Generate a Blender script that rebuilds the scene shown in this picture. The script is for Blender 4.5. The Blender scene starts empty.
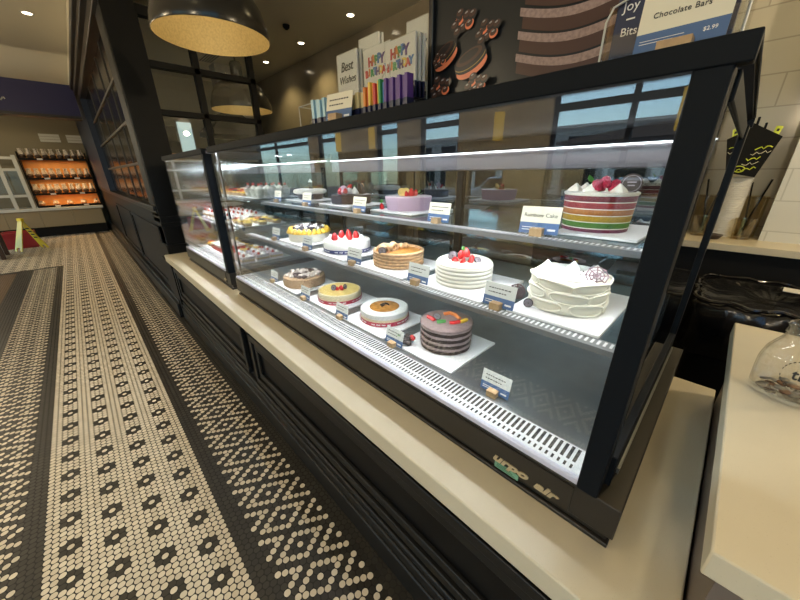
import bpy, bmesh, math, random
from mathutils import Vector, Matrix
random.seed(7)
R = random.Random(11)
PI = math.pi
sc = bpy.context.scene
C = sc.collection

# ------------------------------------------------------------------ materials
def _nodes(name):
    m = bpy.data.materials.new(name); m.use_nodes = True
    nt = m.node_tree
    return m, nt, nt.nodes['Principled BSDF'], nt.nodes['Material Output']

def mat(name, col, rough=.5, metal=0., spec=.5, noise=0., nscale=20., bump=0., bscale=60., sss=0., coat=0., emit=None, estr=0., col2=None):
    m, nt, b, out = _nodes(name)
    col = tuple(col) + (1,)
    b.inputs['Base Color'].default_value = col
    b.inputs['Roughness'].default_value = rough
    b.inputs['Metallic'].default_value = metal
    b.inputs['Specular IOR Level'].default_value = spec
    if coat: b.inputs['Coat Weight'].default_value = coat; b.inputs['Coat Roughness'].default_value = .08
    if sss:
        b.inputs['Subsurface Weight'].default_value = sss
        b.inputs['Subsurface Radius'].default_value = (.01, .008, .006)
    if emit:
        b.inputs['Emission Color'].default_value = tuple(emit) + (1,)
        b.inputs['Emission Strength'].default_value = estr
    if noise or bump or col2:
        tc = nt.nodes.new('ShaderNodeTexCoord')
        if noise or col2:
            n = nt.nodes.new('ShaderNodeTexNoise'); n.inputs['Scale'].default_value = nscale; n.inputs['Detail'].default_value = 5
            nt.links.new(tc.outputs['Object'], n.inputs['Vector'])
            r = nt.nodes.new('ShaderNodeValToRGB')
            c2 = tuple(col2) + (1,) if col2 else tuple(max(0, c * (1 - noise)) for c in col[:3]) + (1,)
            r.color_ramp.elements[0].position = .35; r.color_ramp.elements[0].color = c2
            r.color_ramp.elements[1].position = .62; r.color_ramp.elements[1].color = col
            nt.links.new(n.outputs['Fac'], r.inputs['Fac']); nt.links.new(r.outputs['Color'], b.inputs['Base Color'])
        if bump:
            n2 = nt.nodes.new('ShaderNodeTexNoise'); n2.inputs['Scale'].default_value = bscale; n2.inputs['Detail'].default_value = 4
            nt.links.new(tc.outputs['Object'], n2.inputs['Vector'])
            bp = nt.nodes.new('ShaderNodeBump'); bp.inputs['Strength'].default_value = bump; bp.inputs['Distance'].default_value = .004
            nt.links.new(n2.outputs['Fac'], bp.inputs['Height']); nt.links.new(bp.outputs['Normal'], b.inputs['Normal'])
    return m

def emission(name, col, strength):
    m = bpy.data.materials.new(name); m.use_nodes = True; nt = m.node_tree
    nt.nodes.remove(nt.nodes['Principled BSDF'])
    e = nt.nodes.new('ShaderNodeEmission'); e.inputs['Color'].default_value = tuple(col) + (1,); e.inputs['Strength'].default_value = strength
    nt.links.new(e.outputs[0], nt.nodes['Material Output'].inputs['Surface'])
    return m

def pane(name, tint=(1, 1, 1), base=.045, gain=.9, rough=0., refl=(1, 1, 1), power=5.):
    """thin clear sheet: see-through plus a mirror share that grows at glancing angles"""
    m = bpy.data.materials.new(name); m.use_nodes = True; nt = m.node_tree
    nt.nodes.remove(nt.nodes['Principled BSDF']); L = nt.links.new
    lw = nt.nodes.new('ShaderNodeLayerWeight'); lw.inputs['Blend'].default_value = .5
    p = nt.nodes.new('ShaderNodeMath'); p.operation = 'POWER'; p.inputs[1].default_value = power
    ma = nt.nodes.new('ShaderNodeMath'); ma.operation = 'MULTIPLY_ADD'; ma.inputs[1].default_value = gain; ma.inputs[2].default_value = base
    ma.use_clamp = True
    L(lw.outputs['Facing'], p.inputs[0]); L(p.outputs[0], ma.inputs[0])
    t = nt.nodes.new('ShaderNodeBsdfTransparent'); t.inputs['Color'].default_value = tuple(tint) + (1,)
    g = nt.nodes.new('ShaderNodeBsdfGlossy'); g.inputs['Roughness'].default_value = rough; g.inputs['Color'].default_value = tuple(refl) + (1,)
    mx = nt.nodes.new('ShaderNodeMixShader')
    L(ma.outputs[0], mx.inputs[0]); L(t.outputs[0], mx.inputs[1]); L(g.outputs[0], mx.inputs[2])
    L(mx.outputs[0], nt.nodes['Material Output'].inputs['Surface'])
    return m

def brick_mat(name, c1, c2, mortar, w, h, rough, msize=.004, axes='XZ', bump=.3, offset=.5):
    m, nt, b, out = _nodes(name); L = nt.links.new
    tc = nt.nodes.new('ShaderNodeTexCoord'); sp = nt.nodes.new('ShaderNodeSeparateXYZ'); cb = nt.nodes.new('ShaderNodeCombineXYZ')
    L(tc.outputs['Object'], sp.inputs[0])
    L(sp.outputs[axes[0]], cb.inputs['X']); L(sp.outputs[axes[1]], cb.inputs['Y'])
    br = nt.nodes.new('ShaderNodeTexBrick'); br.offset = offset
    L(cb.outputs[0], br.inputs['Vector'])
    br.inputs['Scale'].default_value = 1; br.inputs['Brick Width'].default_value = w; br.inputs['Row Height'].default_value = h
    br.inputs['Mortar Size'].default_value = msize; br.inputs['Mortar Smooth'].default_value = .1
    br.inputs['Color1'].default_value = tuple(c1) + (1,); br.inputs['Color2'].default_value = tuple(c2) + (1,); br.inputs['Mortar'].default_value = tuple(mortar) + (1,)
    L(br.outputs['Color'], b.inputs['Base Color']); b.inputs['Roughness'].default_value = rough
    if bump:
        bp = nt.nodes.new('ShaderNodeBump'); bp.inputs['Strength'].default_value = bump; bp.inputs['Distance'].default_value = .002; bp.invert = True
        L(br.outputs['Fac'], bp.inputs['Height']); L(bp.outputs['Normal'], b.inputs['Normal'])
    return m

def mosaic_floor():
    """hexagon mosaic: column index across the aisle, tile index along it, pattern picked per column"""
    m, nt, b, out = _nodes('hex_mosaic'); L = nt.links.new
    D, W = .027, .02338
    X0, Y0 = -1.597, -.4825            # centre of a flower / of the first pale column
    def N(op, a, b_=None, c=None, clamp=False):
        n = nt.nodes.new('ShaderNodeMath'); n.operation = op; n.use_clamp = clamp
        for k, v in enumerate((a, b_, c)):
            if v is None: continue
            if isinstance(v, (int, float)): n.inputs[k].default_value = v
            else: L(v, n.inputs[k])
        return n.outputs[0]
    tc = nt.nodes.new('ShaderNodeTexCoord'); sp = nt.nodes.new('ShaderNodeSeparateXYZ'); L(tc.outputs['Object'], sp.inputs[0])
    x, y = sp.outputs['X'], sp.outputs['Y']
    u = N('DIVIDE', N('SUBTRACT', y, Y0), W)
    col = N('ROUND', u)                               # column, 0..24 pale band
    fy = N('MULTIPLY', N('SUBTRACT', u, col), .866)   # offset across in tile units
    half = N('MULTIPLY', col, .5)
    xs = N('DIVIDE', N('SUBTRACT', x, X0), D)         # tile units, 0 at a flower in column 3
    v = N('SUBTRACT', N('SUBTRACT', xs, half), -.5 + 1.0)   # shift so column 3 carries whole tiles
    j = N('ROUND', v)
    fx = N('SUBTRACT', v, j)
    xt = N('SUBTRACT', xs, fx)                        # tile centre along, tile units
    # rounded hexagon
    ax, ay = N('ABSOLUTE', fx), N('ABSOLUTE', fy)
    hexd = N('MAXIMUM', ax, N('ADD', N('MULTIPLY', ax, .5), N('MULTIPLY', ay, .866)))
    rad = N('SQRT', N('ADD', N('MULTIPLY', fx, fx), N('MULTIPLY', fy, fy)))
    dist = N('ADD', N('MULTIPLY', hexd, .35), N('MULTIPLY', rad, .65))
    tile = N('LESS_THAN', dist, .440)
    # flowers
    f = N('FLOORED_MODULO', N('SUBTRACT', col, 2), 6)
    fi = N('SUBTRACT', f, 1)
    nth = N('FLOOR', N('DIVIDE', N('SUBTRACT', col, 2), 6))
    sh = N('MULTIPLY', nth, 3)
    xf = N('SUBTRACT', N('FLOORED_MODULO', N('ADD', N('SUBTRACT', xt, sh), 3.0), 6), 3.0)
    hd = N('ADD', N('ABSOLUTE', xf), N('MULTIPLY', N('ABSOLUTE', fi), .5))
    side = N('LESS_THAN', N('ABSOLUTE', fi), 1.5)
    one = N('MULTIPLY', N('LESS_THAN', N('ABSOLUTE', N('SUBTRACT', hd, 1.0)), .3), side)
    white_flower = N('SUBTRACT', 1.0, one)
    # diamonds
    def diamonds(c0, lo, hi, xoff):
        i = N('SUBTRACT', col, c0)
        xz = N('SUBTRACT', N('FLOORED_MODULO', N('ADD', N('SUBTRACT', xt, xoff), 3.0), 6), 3.0)
        s = N('ADD', N('ABSOLUTE', xz), N('MULTIPLY', N('ABSOLUTE', i), .5))
        e = N('FLOORED_MODULO', N('ADD', s, .5), 2)
        even = N('LESS_THAN', e, 1.0)
        rng = N('MULTIPLY', N('GREATER_THAN', i, lo - .5), N('LESS_THAN', i, hi + .5))
        return N('MULTIPLY', even, rng)
    zr = diamonds(33, -5, 6, 31)
    zl = diamonds(-9, -6, 5, 31)
    pale = N('MULTIPLY', N('GREATER_THAN', col, -.5), N('LESS_THAN', col, 24.5))
    left = N('LESS_THAN', col, -.5)
    cross = N('LESS_THAN', x, -8.05)                  # side aisle joining at the far end
    pal2 = N('MAXIMUM', pale, N('MULTIPLY', left, cross))
    zl = N('MULTIPLY', zl, N('SUBTRACT', 1.0, N('LESS_THAN', x, -7.95)))
    white = N('MAXIMUM', N('MAXIMUM', N('MULTIPLY', pal2, white_flower), zr), zl)
    # colours
    nz = nt.nodes.new('ShaderNodeTexNoise'); nz.inputs['Scale'].default_value = 9; L(tc.outputs['Object'], nz.inputs['Vector'])
    wn = nt.nodes.new('ShaderNodeTexWhiteNoise'); cbv = nt.nodes.new('ShaderNodeCombineXYZ'); L(col, cbv.inputs[0]); L(j, cbv.inputs[1]); L(cbv.outputs[0], wn.inputs['Vector'])
    def mix(a, b_, fac):
        n = nt.nodes.new('ShaderNodeMix'); n.data_type = 'RGBA'
        for s, v_ in ((n.inputs[6], a), (n.inputs[7], b_)):
            if isinstance(v_, tuple): s.default_value = v_ + (1,)
            else: L(v_, s)
        if isinstance(fac, (int, float)): n.inputs[0].default_value = fac
        else: L(fac, n.inputs[0])
        return n.outputs[2]
    ivory = mix((.54, .47, .35), (.68, .60, .46), wn.outputs['Value'])
    dark = mix((.012, .011, .009), (.026, .023, .018), wn.outputs['Value'])
    grout = (.007, .006, .005)
    tcol = mix(dark, ivory, white)
    fin = mix(grout, tcol, tile)
    wood = N('MULTIPLY', N('LESS_THAN', y, -1.03), N('GREATER_THAN', x, -7.9))
    fin = mix(fin, (.10, .062, .030), wood)
    L(fin, b.inputs['Base Color'])
    rg = N('MULTIPLY_ADD', tile, -.32, .72)
    L(rg, b.inputs['Roughness'])
    bp = nt.nodes.new('ShaderNodeBump'); bp.inputs['Strength'].default_value = .25; bp.inputs['Distance'].default_value = .001
    L(tile, bp.inputs['Height']); L(bp.outputs['Normal'], b.inputs['Normal'])
    return m

def stone_mat(name, base, dark):
    m, nt, b, out = _nodes(name); L = nt.links.new
    tc = nt.nodes.new('ShaderNodeTexCoord')
    n1 = nt.nodes.new('ShaderNodeTexNoise'); n1.inputs['Scale'].default_value = 3.5; n1.inputs['Detail'].default_value = 6
    v = nt.nodes.new('ShaderNodeTexVoronoi'); v.inputs['Scale'].default_value = 160
    L(tc.outputs['Object'], n1.inputs['Vector']); L(tc.outputs['Object'], v.inputs['Vector'])
    r = nt.nodes.new('ShaderNodeValToRGB'); r.color_ramp.elements[0].position = .3; r.color_ramp.elements[1].position = .75
    r.color_ramp.elements[0].color = tuple(dark) + (1,); r.color_ramp.elements[1].color = tuple(base) + (1,)
    L(n1.outputs['Fac'], r.inputs['Fac'])
    sp = nt.nodes.new('ShaderNodeValToRGB'); sp.color_ramp.elements[0].position = .0; sp.color_ramp.elements[1].position = .16
    sp.color_ramp.elements[0].color = (.72, .69, .62, 1); sp.color_ramp.elements[1].color = (1, 1, 1, 1)
    L(v.outputs['Distance'], sp.inputs['Fac'])
    mx = nt.nodes.new('ShaderNodeMix'); mx.data_type = 'RGBA'; mx.blend_type = 'MULTIPLY'; mx.inputs[0].default_value = .6
    L(r.outputs['Color'], mx.inputs[6]); L(sp.outputs['Color'], mx.inputs[7]); L(mx.outputs[2], b.inputs['Base Color'])
    b.inputs['Roughness'].default_value = .34
    return m

M = {}
M['floor'] = mosaic_floor()
M['ceiling'] = mat('ceiling_paint', (.74, .70, .57), .9)
M['plaster'] = mat('glossy_wall_paint', (.50, .44, .33), .14, spec=.5, noise=.08, nscale=3)
M['kitchen_wall'] = mat('kitchen_wall_paint', (.45, .44, .38), .7)
M['tile'] = brick_mat('ivory_wall_tile', (.60, .57, .48), (.57, .54, .45), (.42, .39, .32), .42, .21, .15, .005)
M['tile_panel'] = brick_mat('white_wall_tile', (.66, .66, .62), (.63, .63, .59), (.50, .50, .46), .40, .21, .2, .004)
M['black_metal'] = mat('black_powder_coat', (.006, .008, .011), .6, spec=.10)
M['lining'] = mat('black_roof_lining', (.006, .006, .007), .8, spec=.1)
M['black_soft'] = mat('matt_black', (.006, .006, .006), .7, spec=.2)
M['bronze'] = mat('dark_bronze_fascia', (.030, .026, .021), .38, metal=.3)
M['wood_black'] = mat('black_stained_wood', (.005, .005, .005), .45, spec=.2, noise=.35, nscale=9)
M['wood_band'] = mat('black_wood_moulding', (.009, .009, .0085), .38, spec=.3)
M['rail_grey'] = mat('grey_painted_rail', (.075, .07, .06), .35, metal=.3)
M['navy_panel'] = mat('deep_blue_panel', (.008, .016, .040), .4)
M['dark_glass'] = mat('dark_window_glass', (.005, .006, .008), .16, spec=.18)
M['stone'] = stone_mat('cream_quartz', (.63, .565, .42), (.56, .49, .35))
M['steel'] = mat('brushed_steel', (.36, .375, .39), .30, metal=.85, noise=.18, nscale=6, bump=.05, bscale=90)
M['steel_light'] = mat('pale_steel', (.74, .76, .78), .4, metal=.25)
M['polished'] = mat('polished_steel_panel', (.62, .64, .66), .12, metal=1.)
M['slot'] = mat('slot_shadow', (.02, .02, .022), .8)
M['white_plastic'] = mat('white_plastic', (.82, .83, .86), .35)
M['lilac_trim'] = mat('pale_lilac_trim', (.60, .60, .72), .35)
M['board'] = mat('white_card_board', (.84, .84, .86), .4)
M['glass'] = pane('clear_pane', (.97, .985, .98), .065, .9)
M['side_glass'] = pane('clear_side_pane', (.93, .95, .95), .05, .95)
M['shelf_glass'] = pane('pale_green_shelf_glass', (.70, .80, .80), .14, .8, .08)
M['door_glass'] = pane('mirrored_sliding_glass', (.24, .28, .30), .30, .6, 0., (.80, .84, .86))
M['window_glass'] = pane('window_pane', (.95, .97, .97), .04, .9)
M['film'] = pane('clear_collar_film', (.98, .98, .98), .015, .35, .08)
M['jar'] = pane('clear_jar_glass', (.965, .965, .96), .04, .75, .02, (1, 1, 1), 2.6)
M['amber'] = pane('smoky_amber_plastic', (.90, .85, .72), .06, .6, .1, (1, 1, 1), 3)
M['acrylic'] = pane('clear_acrylic', (.94, .95, .95), .06, .7, .04)
M['led'] = emission('led_white', (.92, .96, 1.0), 5.)
M['header_grey'] = mat('grey_lamp_header', (.14, .13, .14), .5)
M['rail_steel'] = mat('shelf_rail_steel', (.22, .23, .24), .35, metal=.4)
M['lamp_glow'] = emission('lamp_warm', (1., .84, .58), 14.)
M['bulb'] = emission('bulb_warm', (1., .74, .40), 20.)
M['gold'] = mat('gold_leaf', (.58, .47, .22), .5, metal=.35, noise=.18, nscale=90)
M['pendant'] = mat('black_pendant', (.012, .012, .012), .22, spec=.5, noise=.3, nscale=4)
M['ivory_card'] = mat('ivory_card', (.72, .68, .54), .6)
M['grey_card'] = mat('pale_card', (.62, .64, .62), .6)
M['blue_card'] = mat('blue_card', (.055, .12, .27), .55)
M['ink'] = mat('black_ink', (.02, .02, .02), .7)
M['white_ink'] = mat('white_ink', (.8, .8, .78), .6)
M['gold_ink'] = mat('pale_gold_letter', (.62, .52, .34), .35, metal=.5)
M['wood_block'] = mat('light_wood_block', (.50, .33, .17), .55, noise=.2, nscale=60)
M['cream'] = mat('whipped_cream', (.80, .77, .68), .5, sss=.1, bump=.05, bscale=90)
M['white_cream'] = mat('white_cream', (.84, .83, .81), .5, sss=.1, bump=.05, bscale=80)
M['ivory_cream'] = mat('ivory_buttercream', (.82, .79, .68), .5, sss=.1, bump=.06, bscale=60)
M['yellow_cream'] = mat('yellow_cream', (.80, .50, .035), .45)
M['lemon'] = mat('lemon_glaze', (.80, .60, .20), .25, noise=.15, nscale=30)
M['pale_lemon'] = mat('pale_mousse', (.80, .70, .45), .5)
M['caramel'] = mat('caramel_glaze', (.60, .27, .06), .2, noise=.35, nscale=40, coat=.3)
M['crepe'] = mat('baked_crepe', (.64, .40, .21), .55, noise=.3, nscale=70, bump=.1)
M['crepe_dark'] = mat('browned_crepe_edge', (.40, .22, .10), .6, noise=.2, nscale=60)
M['nut'] = mat('chopped_nuts', (.56, .36, .20), .7, col2=(.30, .18, .09), nscale=170, bump=.9, bscale=200)
M['choc'] = mat('dark_chocolate', (.030, .016, .012), .35, bump=.1)
M['choc_sponge'] = mat('chocolate_sponge', (.040, .020, .016), .85, noise=.4, nscale=120, bump=.5, bscale=150)
M['choc_cream'] = mat('cocoa_cream', (.34, .255, .25), .5, noise=.15, nscale=50)
M['cocoa_top'] = mat('cocoa_dusted_top', (.30, .215, .205), .6, noise=.2, nscale=70)
M['oreo'] = mat('dark_cookie', (.040, .032, .034), .7, bump=.3, bscale=200)
M['oreo_mark'] = mat('grey_cookie_print', (.36, .32, .36), .6)
M['red'] = mat('strawberry_red', (.62, .022, .025), .22, noise=.25, nscale=140, bump=.25, bscale=260)
M['red_flesh'] = mat('cut_strawberry', (.72, .16, .14), .35, col2=(.62, .05, .05), nscale=90)
M['raspberry'] = mat('raspberry_red', (.40, .012, .045), .35, bump=.8, bscale=330)
M['leaf'] = mat('mint_leaf', (.06, .22, .035), .5)
M['berry'] = mat('dark_berry', (.022, .014, .032), .3)
M['lilac'] = mat('lilac_mousse', (.52, .37, .47), .6, bump=.1, bscale=220)
M['lilac_top'] = mat('pale_lilac_glaze', (.74, .65, .71), .25)
M['ribbon_red'] = mat('crimson_ribbon', (.42, .012, .055), .35)
M['ribbon_blue'] = mat('navy_ribbon', (.022, .035, .16), .35)
M['orange_gel'] = mat('orange_gel', (.75, .22, .05), .3)
M['green_gel'] = mat('green_gel', (.06, .30, .06), .3)
M['yellow_gel'] = mat('yellow_gel', (.85, .55, .05), .3)
M['web'] = mat('cocoa_lattice', (.085, .035, .045), .5)
for n_, c_ in (('r_red', (.16, .005, .008)), ('r_scarlet', (.30, .012, .011)), ('r_orange', (.44, .155, .022)), ('r_yellow', (.46, .29, .018)), ('r_green', (.065, .19, .014)), ('r_violet', (.16, .015, .045))):
    M[n_] = mat('sponge_' + n_[2:], c_, .8, noise=.18, nscale=140, bump=.25, bscale=200)
M['bin_bag'] = mat('black_bin_bag', (.008, .008, .009), .2, spec=.6, bump=1., bscale=9)
M['yellow_plastic'] = mat('yellow_plastic', (.75, .58, .03), .4)
M['lime'] = mat('lime_marker', (.62, .72, .05), .4)
M['crate_red'] = mat('red_crate', (.30, .015, .02), .5)
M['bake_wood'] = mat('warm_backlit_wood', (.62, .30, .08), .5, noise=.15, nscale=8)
M['tan_panel'] = mat('tan_panel', (.27, .215, .12), .5)
M['far_wall'] = mat('olive_tan_wall', (.20, .17, .105), .6)
M['white_metal'] = mat('white_metal', (.55, .55, .50), .4)
M['fascia_blue'] = mat('navy_fascia', (.016, .016, .085), .5)
M['bread'] = mat('brown_bread', (.26, .12, .05), .7, noise=.4, nscale=60)
M['bag'] = mat('crinkled_clear_bag', (.62, .54, .45), .15, noise=.5, nscale=45, bump=1., bscale=60)
M['choc_bread'] = mat('dark_rye_bread', (.06, .035, .025), .7, noise=.4, nscale=60)
M['road'] = mat('asphalt', (.075, .08, .085), .9)
M['bounce_pavement'] = mat('pale_bounce_pavement', (.52, .51, .48), .9)
M['facade'] = mat('grey_render', (.22, .25, .25), .8)
M['facade_dark'] = mat('brown_awning', (.075, .055, .045), .7)
M['brick_pale'] = brick_mat('pink_brick', (.22, .16, .16), (.18, .13, .13), (.3, .27, .26), .4, .12, .8, .012)
M['car_paint'] = mat('silver_car_paint', (.42, .45, .48), .2, metal=.6)
M['tyre'] = mat('tyre_rubber', (.012, .012, .012), .8)
M['yellow_wall'] = mat('amber_pillar_paint', (.85, .60, .12), .5)
M['copper'] = mat('coin_copper', (.14, .07, .04), .3, metal=.8)
M['silver'] = mat('coin_silver', (.22, .21, .20), .3, metal=.8)
for n_, c_ in (('c_orange', (.75, .24, .03)), ('c_yellow', (.80, .55, .08)), ('c_red', (.55, .03, .03)), ('c_blue', (.04, .17, .45)), ('c_green', (.04, .30, .08)), ('c_purple', (.10, .04, .22)), ('c_cyan', (.35, .55, .65)), ('c_gold', (.55, .45, .22)), ('c_navy', (.010, .014, .050)), ('c_kraft', (.70, .42, .12))):
    M[n_] = mat('print_' + n_[2:], c_, .4)
M['card_white'] = mat('white_printed_card', (.72, .70, .64), .45)
M['poster_bg'] = mat('poster_charcoal', (.015, .017, .019), .3, spec=.25)
M['poster_frame'] = mat('poster_frame_black', (.010, .010, .011), .3)
M['p_brown'] = mat('print_cocoa', (.075, .040, .032), .30, spec=.25)
M['p_mauve'] = mat('print_mauve', (.36, .26, .24), .30, spec=.25, noise=.3, nscale=120)
M['p_dark'] = mat('print_dark', (.030, .026, .027), .30, spec=.25)
M['p_orange'] = mat('print_salmon', (.75, .22, .11), .30, spec=.25)
M['p_grey'] = mat('print_grey', (.30, .30, .31), .30, spec=.25)
M['p_gold'] = mat('print_gold', (.35, .24, .06), .30, spec=.25)
M['p_red'] = mat('print_wine', (.16, .02, .025), .30, spec=.25)

# ------------------------------------------------------------------ mesh helpers
class MB:
    """collects shapes into one mesh; k is the material slot for the next shapes"""
    def __init__(s): s.bm = bmesh.new(); s.k = 0
    def _fin(s, verts, mtx):
        if mtx is not None: bmesh.ops.transform(s.bm, matrix=mtx, verts=verts)
    def faces(s, vs, fs, mtx=None):
        bv = [s.bm.verts.new(v) for v in vs]
        for f in fs:
            try: bf = s.bm.faces.new([bv[i] for i in f]); bf.material_index = s.k
            except ValueError: pass
        s._fin(bv, mtx); return s
    def box(s, x0, x1, y0, y1, z0, z1, mtx=None):
        v = [(x, y, z) for z in (z0, z1) for y in (y0, y1) for x in (x0, x1)]
        return s.faces(v, [(0, 2, 3, 1), (4, 5, 7, 6), (0, 1, 5, 4), (2, 6, 7, 3), (1, 3, 7, 5), (0, 4, 6, 2)], mtx)
    def lathe(s, prof, n=32, c=(0, 0, 0), mtx=None, fn=None, caps=True, loop=False):
        vs, fs = [], []
        for (r, z) in prof:
            for i in range(n):
                a = 2 * PI * i / n
                rr = max(r, 1e-5) * (fn(a, z) if fn else 1)
                vs.append((c[0] + rr * math.cos(a), c[1] + rr * math.sin(a), c[2] + z))
        for k in range(len(prof) - 1):
            for i in range(n):
                i2 = (i + 1) % n
                fs.append((k * n + i, k * n + i2, (k + 1) * n + i2, (k + 1) * n + i))
        if loop:
            K = len(prof) - 1
            for i in range(n): fs.append((K * n + i, K * n + (i + 1) % n, (i + 1) % n, i))
            caps = False
        if caps and prof[0][0] > 1e-4: fs.append(tuple(range(n - 1, -1, -1)))
        if caps and prof[-1][0] > 1e-4: fs.append(tuple((len(prof) - 1) * n + i for i in range(n)))
        return s.faces(vs, fs, mtx)
    def cyl(s, c, r, h, n=24, r2=None, mtx=None): return s.lathe([(r, 0), (r if r2 is None else r2, h)], n, c, mtx)
    def ball(s, c, r, sx=1, sy=1, sz=1, n=14, m=8, mtx=None):
        vs = [(c[0], c[1], c[2] - r * sz)]; fs = []
        for k in range(1, m):
            t = -PI / 2 + PI * k / m
            for i in range(n):
                a = 2 * PI * i / n
                vs.append((c[0] + r * sx * math.cos(t) * math.cos(a), c[1] + r * sy * math.cos(t) * math.sin(a), c[2] + r * sz * math.sin(t)))
        vs.append((c[0], c[1], c[2] + r * sz)); top = len(vs) - 1
        for i in range(n): fs.append((0, 1 + (i + 1) % n, 1 + i)); fs.append((top, 1 + (m - 2) * n + i, 1 + (m - 2) * n + (i + 1) % n))
        for k in range(m - 2):
            for i in range(n):
                i2 = (i + 1) % n
                fs.append((1 + k * n + i, 1 + k * n + i2, 1 + (k + 1) * n + i2, 1 + (k + 1) * n + i))
        return s.faces(vs, fs, mtx)
    def tube(s, pts, r, n=8, closed=False, mtx=None):
        P = [Vector(p) for p in pts]; vs, fs = [], []
        rr = r if isinstance(r, (list, tuple)) else [r] * len(P)
        up = None
        for k, p in enumerate(P):
            if closed: d = (P[(k + 1) % len(P)] - P[k - 1]).normalized()
            else: d = (P[min(k + 1, len(P) - 1)] - P[max(k - 1, 0)]).normalized()
            if up is None: up = Vector((0, 0, 1)) if abs(d.z) < .9 else Vector((1, 0, 0))
            a = d.cross(up).normalized(); b = a.cross(d).normalized(); up = b
            for i in range(n):
                t = 2 * PI * i / n
                vs.append(tuple(p + a * (rr[k] * math.cos(t)) + b * (rr[k] * math.sin(t))))
        K = len(P)
        for k in range(K if closed else K - 1):
            for i in range(n):
                i2 = (i + 1) % n; k2 = (k + 1) % K
                fs.append((k * n + i, k * n + i2, k2 * n + i2, k2 * n + i))
        if not closed: fs.append(tuple(range(n - 1, -1, -1))); fs.append(tuple((K - 1) * n + i for i in range(n)))
        return s.faces(vs, fs, mtx)
    def prism(s, poly, h, mtx=None):
        """poly in XY, extruded to z=h"""
        n = len(poly)
        vs = [(x, y, 0) for x, y in poly] + [(x, y, h) for x, y in poly]
        fs = [tuple(range(n - 1, -1, -1)), tuple(range(n, 2 * n))] + [(i, (i + 1) % n, n + (i + 1) % n, n + i) for i in range(n)]
        return s.faces(vs, fs, mtx)
    def add_mesh(s, me, mtx=None):
        old = len(s.bm.faces); ov = len(s.bm.verts)
        s.bm.from_mesh(me); s.bm.faces.ensure_lookup_table(); s.bm.verts.ensure_lookup_table()
        for f in s.bm.faces[old:]: f.material_index = s.k
        s._fin(s.bm.verts[ov:], mtx); return s

def T(x=0, y=0, z=0, rx=0, ry=0, rz=0, sc_=1):
    return Matrix.Translation((x, y, z)) @ Matrix.Rotation(rz, 4, 'Z') @ Matrix.Rotation(ry, 4, 'Y') @ Matrix.Rotation(rx, 4, 'X') @ Matrix.Scale(sc_, 4)

def text_mesh(txt, size, shear=0., extrude=.0008, bold=0., spacing=1.):
    cu = bpy.data.curves.new('txt', 'FONT'); cu.body = txt; cu.size = size; cu.shear = shear; cu.extrude = extrude
    cu.offset = bold; cu.align_x = 'CENTER'; cu.align_y = 'CENTER'; cu.space_character = spacing; cu.resolution_u = 3
    o = bpy.data.objects.new('txt', cu); C.objects.link(o)
    dg = bpy.context.evaluated_depsgraph_get()
    me = bpy.data.meshes.new_from_object(o.evaluated_get(dg))
    bpy.data.objects.remove(o); bpy.data.curves.remove(cu)
    return me

def obj(name, mb, mats, parent=None, smooth=True, bevel=0., kind=None, label=None, angle=40):
    me = bpy.data.meshes.new(name)
    bmesh.ops.recalc_face_normals(mb.bm, faces=mb.bm.faces)
    mb.bm.to_mesh(me); mb.bm.free()
    if not isinstance(mats, (list, tuple)): mats = [mats]
    for m in mats: me.materials.append(M[m] if isinstance(m, str) else m)
    o = bpy.data.objects.new(name, me); C.objects.link(o)
    if parent is not None: o.parent = parent
    if smooth:
        for p in me.polygons: p.use_smooth = True
        try: me.set_sharp_from_angle(angle=math.radians(angle))
        except Exception: pass
    if bevel:
        b = o.modifiers.new('bevel', 'BEVEL'); b.width = bevel; b.segments = 2; b.limit_method = 'ANGLE'; b.angle_limit = math.radians(50)
    if kind: o['kind'] = kind
    if label: o['label'] = label
    return o

def thing(name, label, cat, loc=(0, 0, 0), rz=0., group=None, rx=0.):
    o = bpy.data.objects.new(name, None); C.objects.link(o)
    o.empty_display_size = .05
    o.location = loc; o.rotation_euler = (rx, 0, rz); o['label'] = label; o['category'] = cat
    if group: o['group'] = group
    return o

def tag(o, label, cat, group=None):
    o['label'] = label; o['category'] = cat
    if group: o['group'] = group
    return o

def dup(root, loc, rz=0., label=None):
    r = root.copy(); C.objects.link(r); r.location = loc; r.rotation_euler = (root.rotation_euler[0], 0, rz)
    if label: r['label'] = label
    for ch in list(root.children):
        c = ch.copy(); C.objects.link(c); c.parent = r
        for g in list(ch.children):
            d = g.copy(); C.objects.link(d); d.parent = c
    return r

def struct(name, mb, m, parent=None, **k): return obj(name, mb, m, parent, kind='structure', **k)

# ------------------------------------------------------------------ camera
cam = bpy.data.cameras.new('camera'); co = bpy.data.objects.new('camera', cam); C.objects.link(co)
cam.sensor_width = 36; cam.lens = 316 / 800 * 36; cam.clip_start = .02
Rm = Matrix(((0.69758503, 0.26086191, -0.66732765), (0.71645605, -0.26450665, 0.64554393), (-0.00811478, -0.92843271, -0.37141197)))
co.matrix_world = Matrix.Translation((0, 0, 1.46)) @ Matrix((Rm.col[0], -Rm.col[1], -Rm.col[2])).transposed().to_4x4()
sc.camera = co

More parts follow.
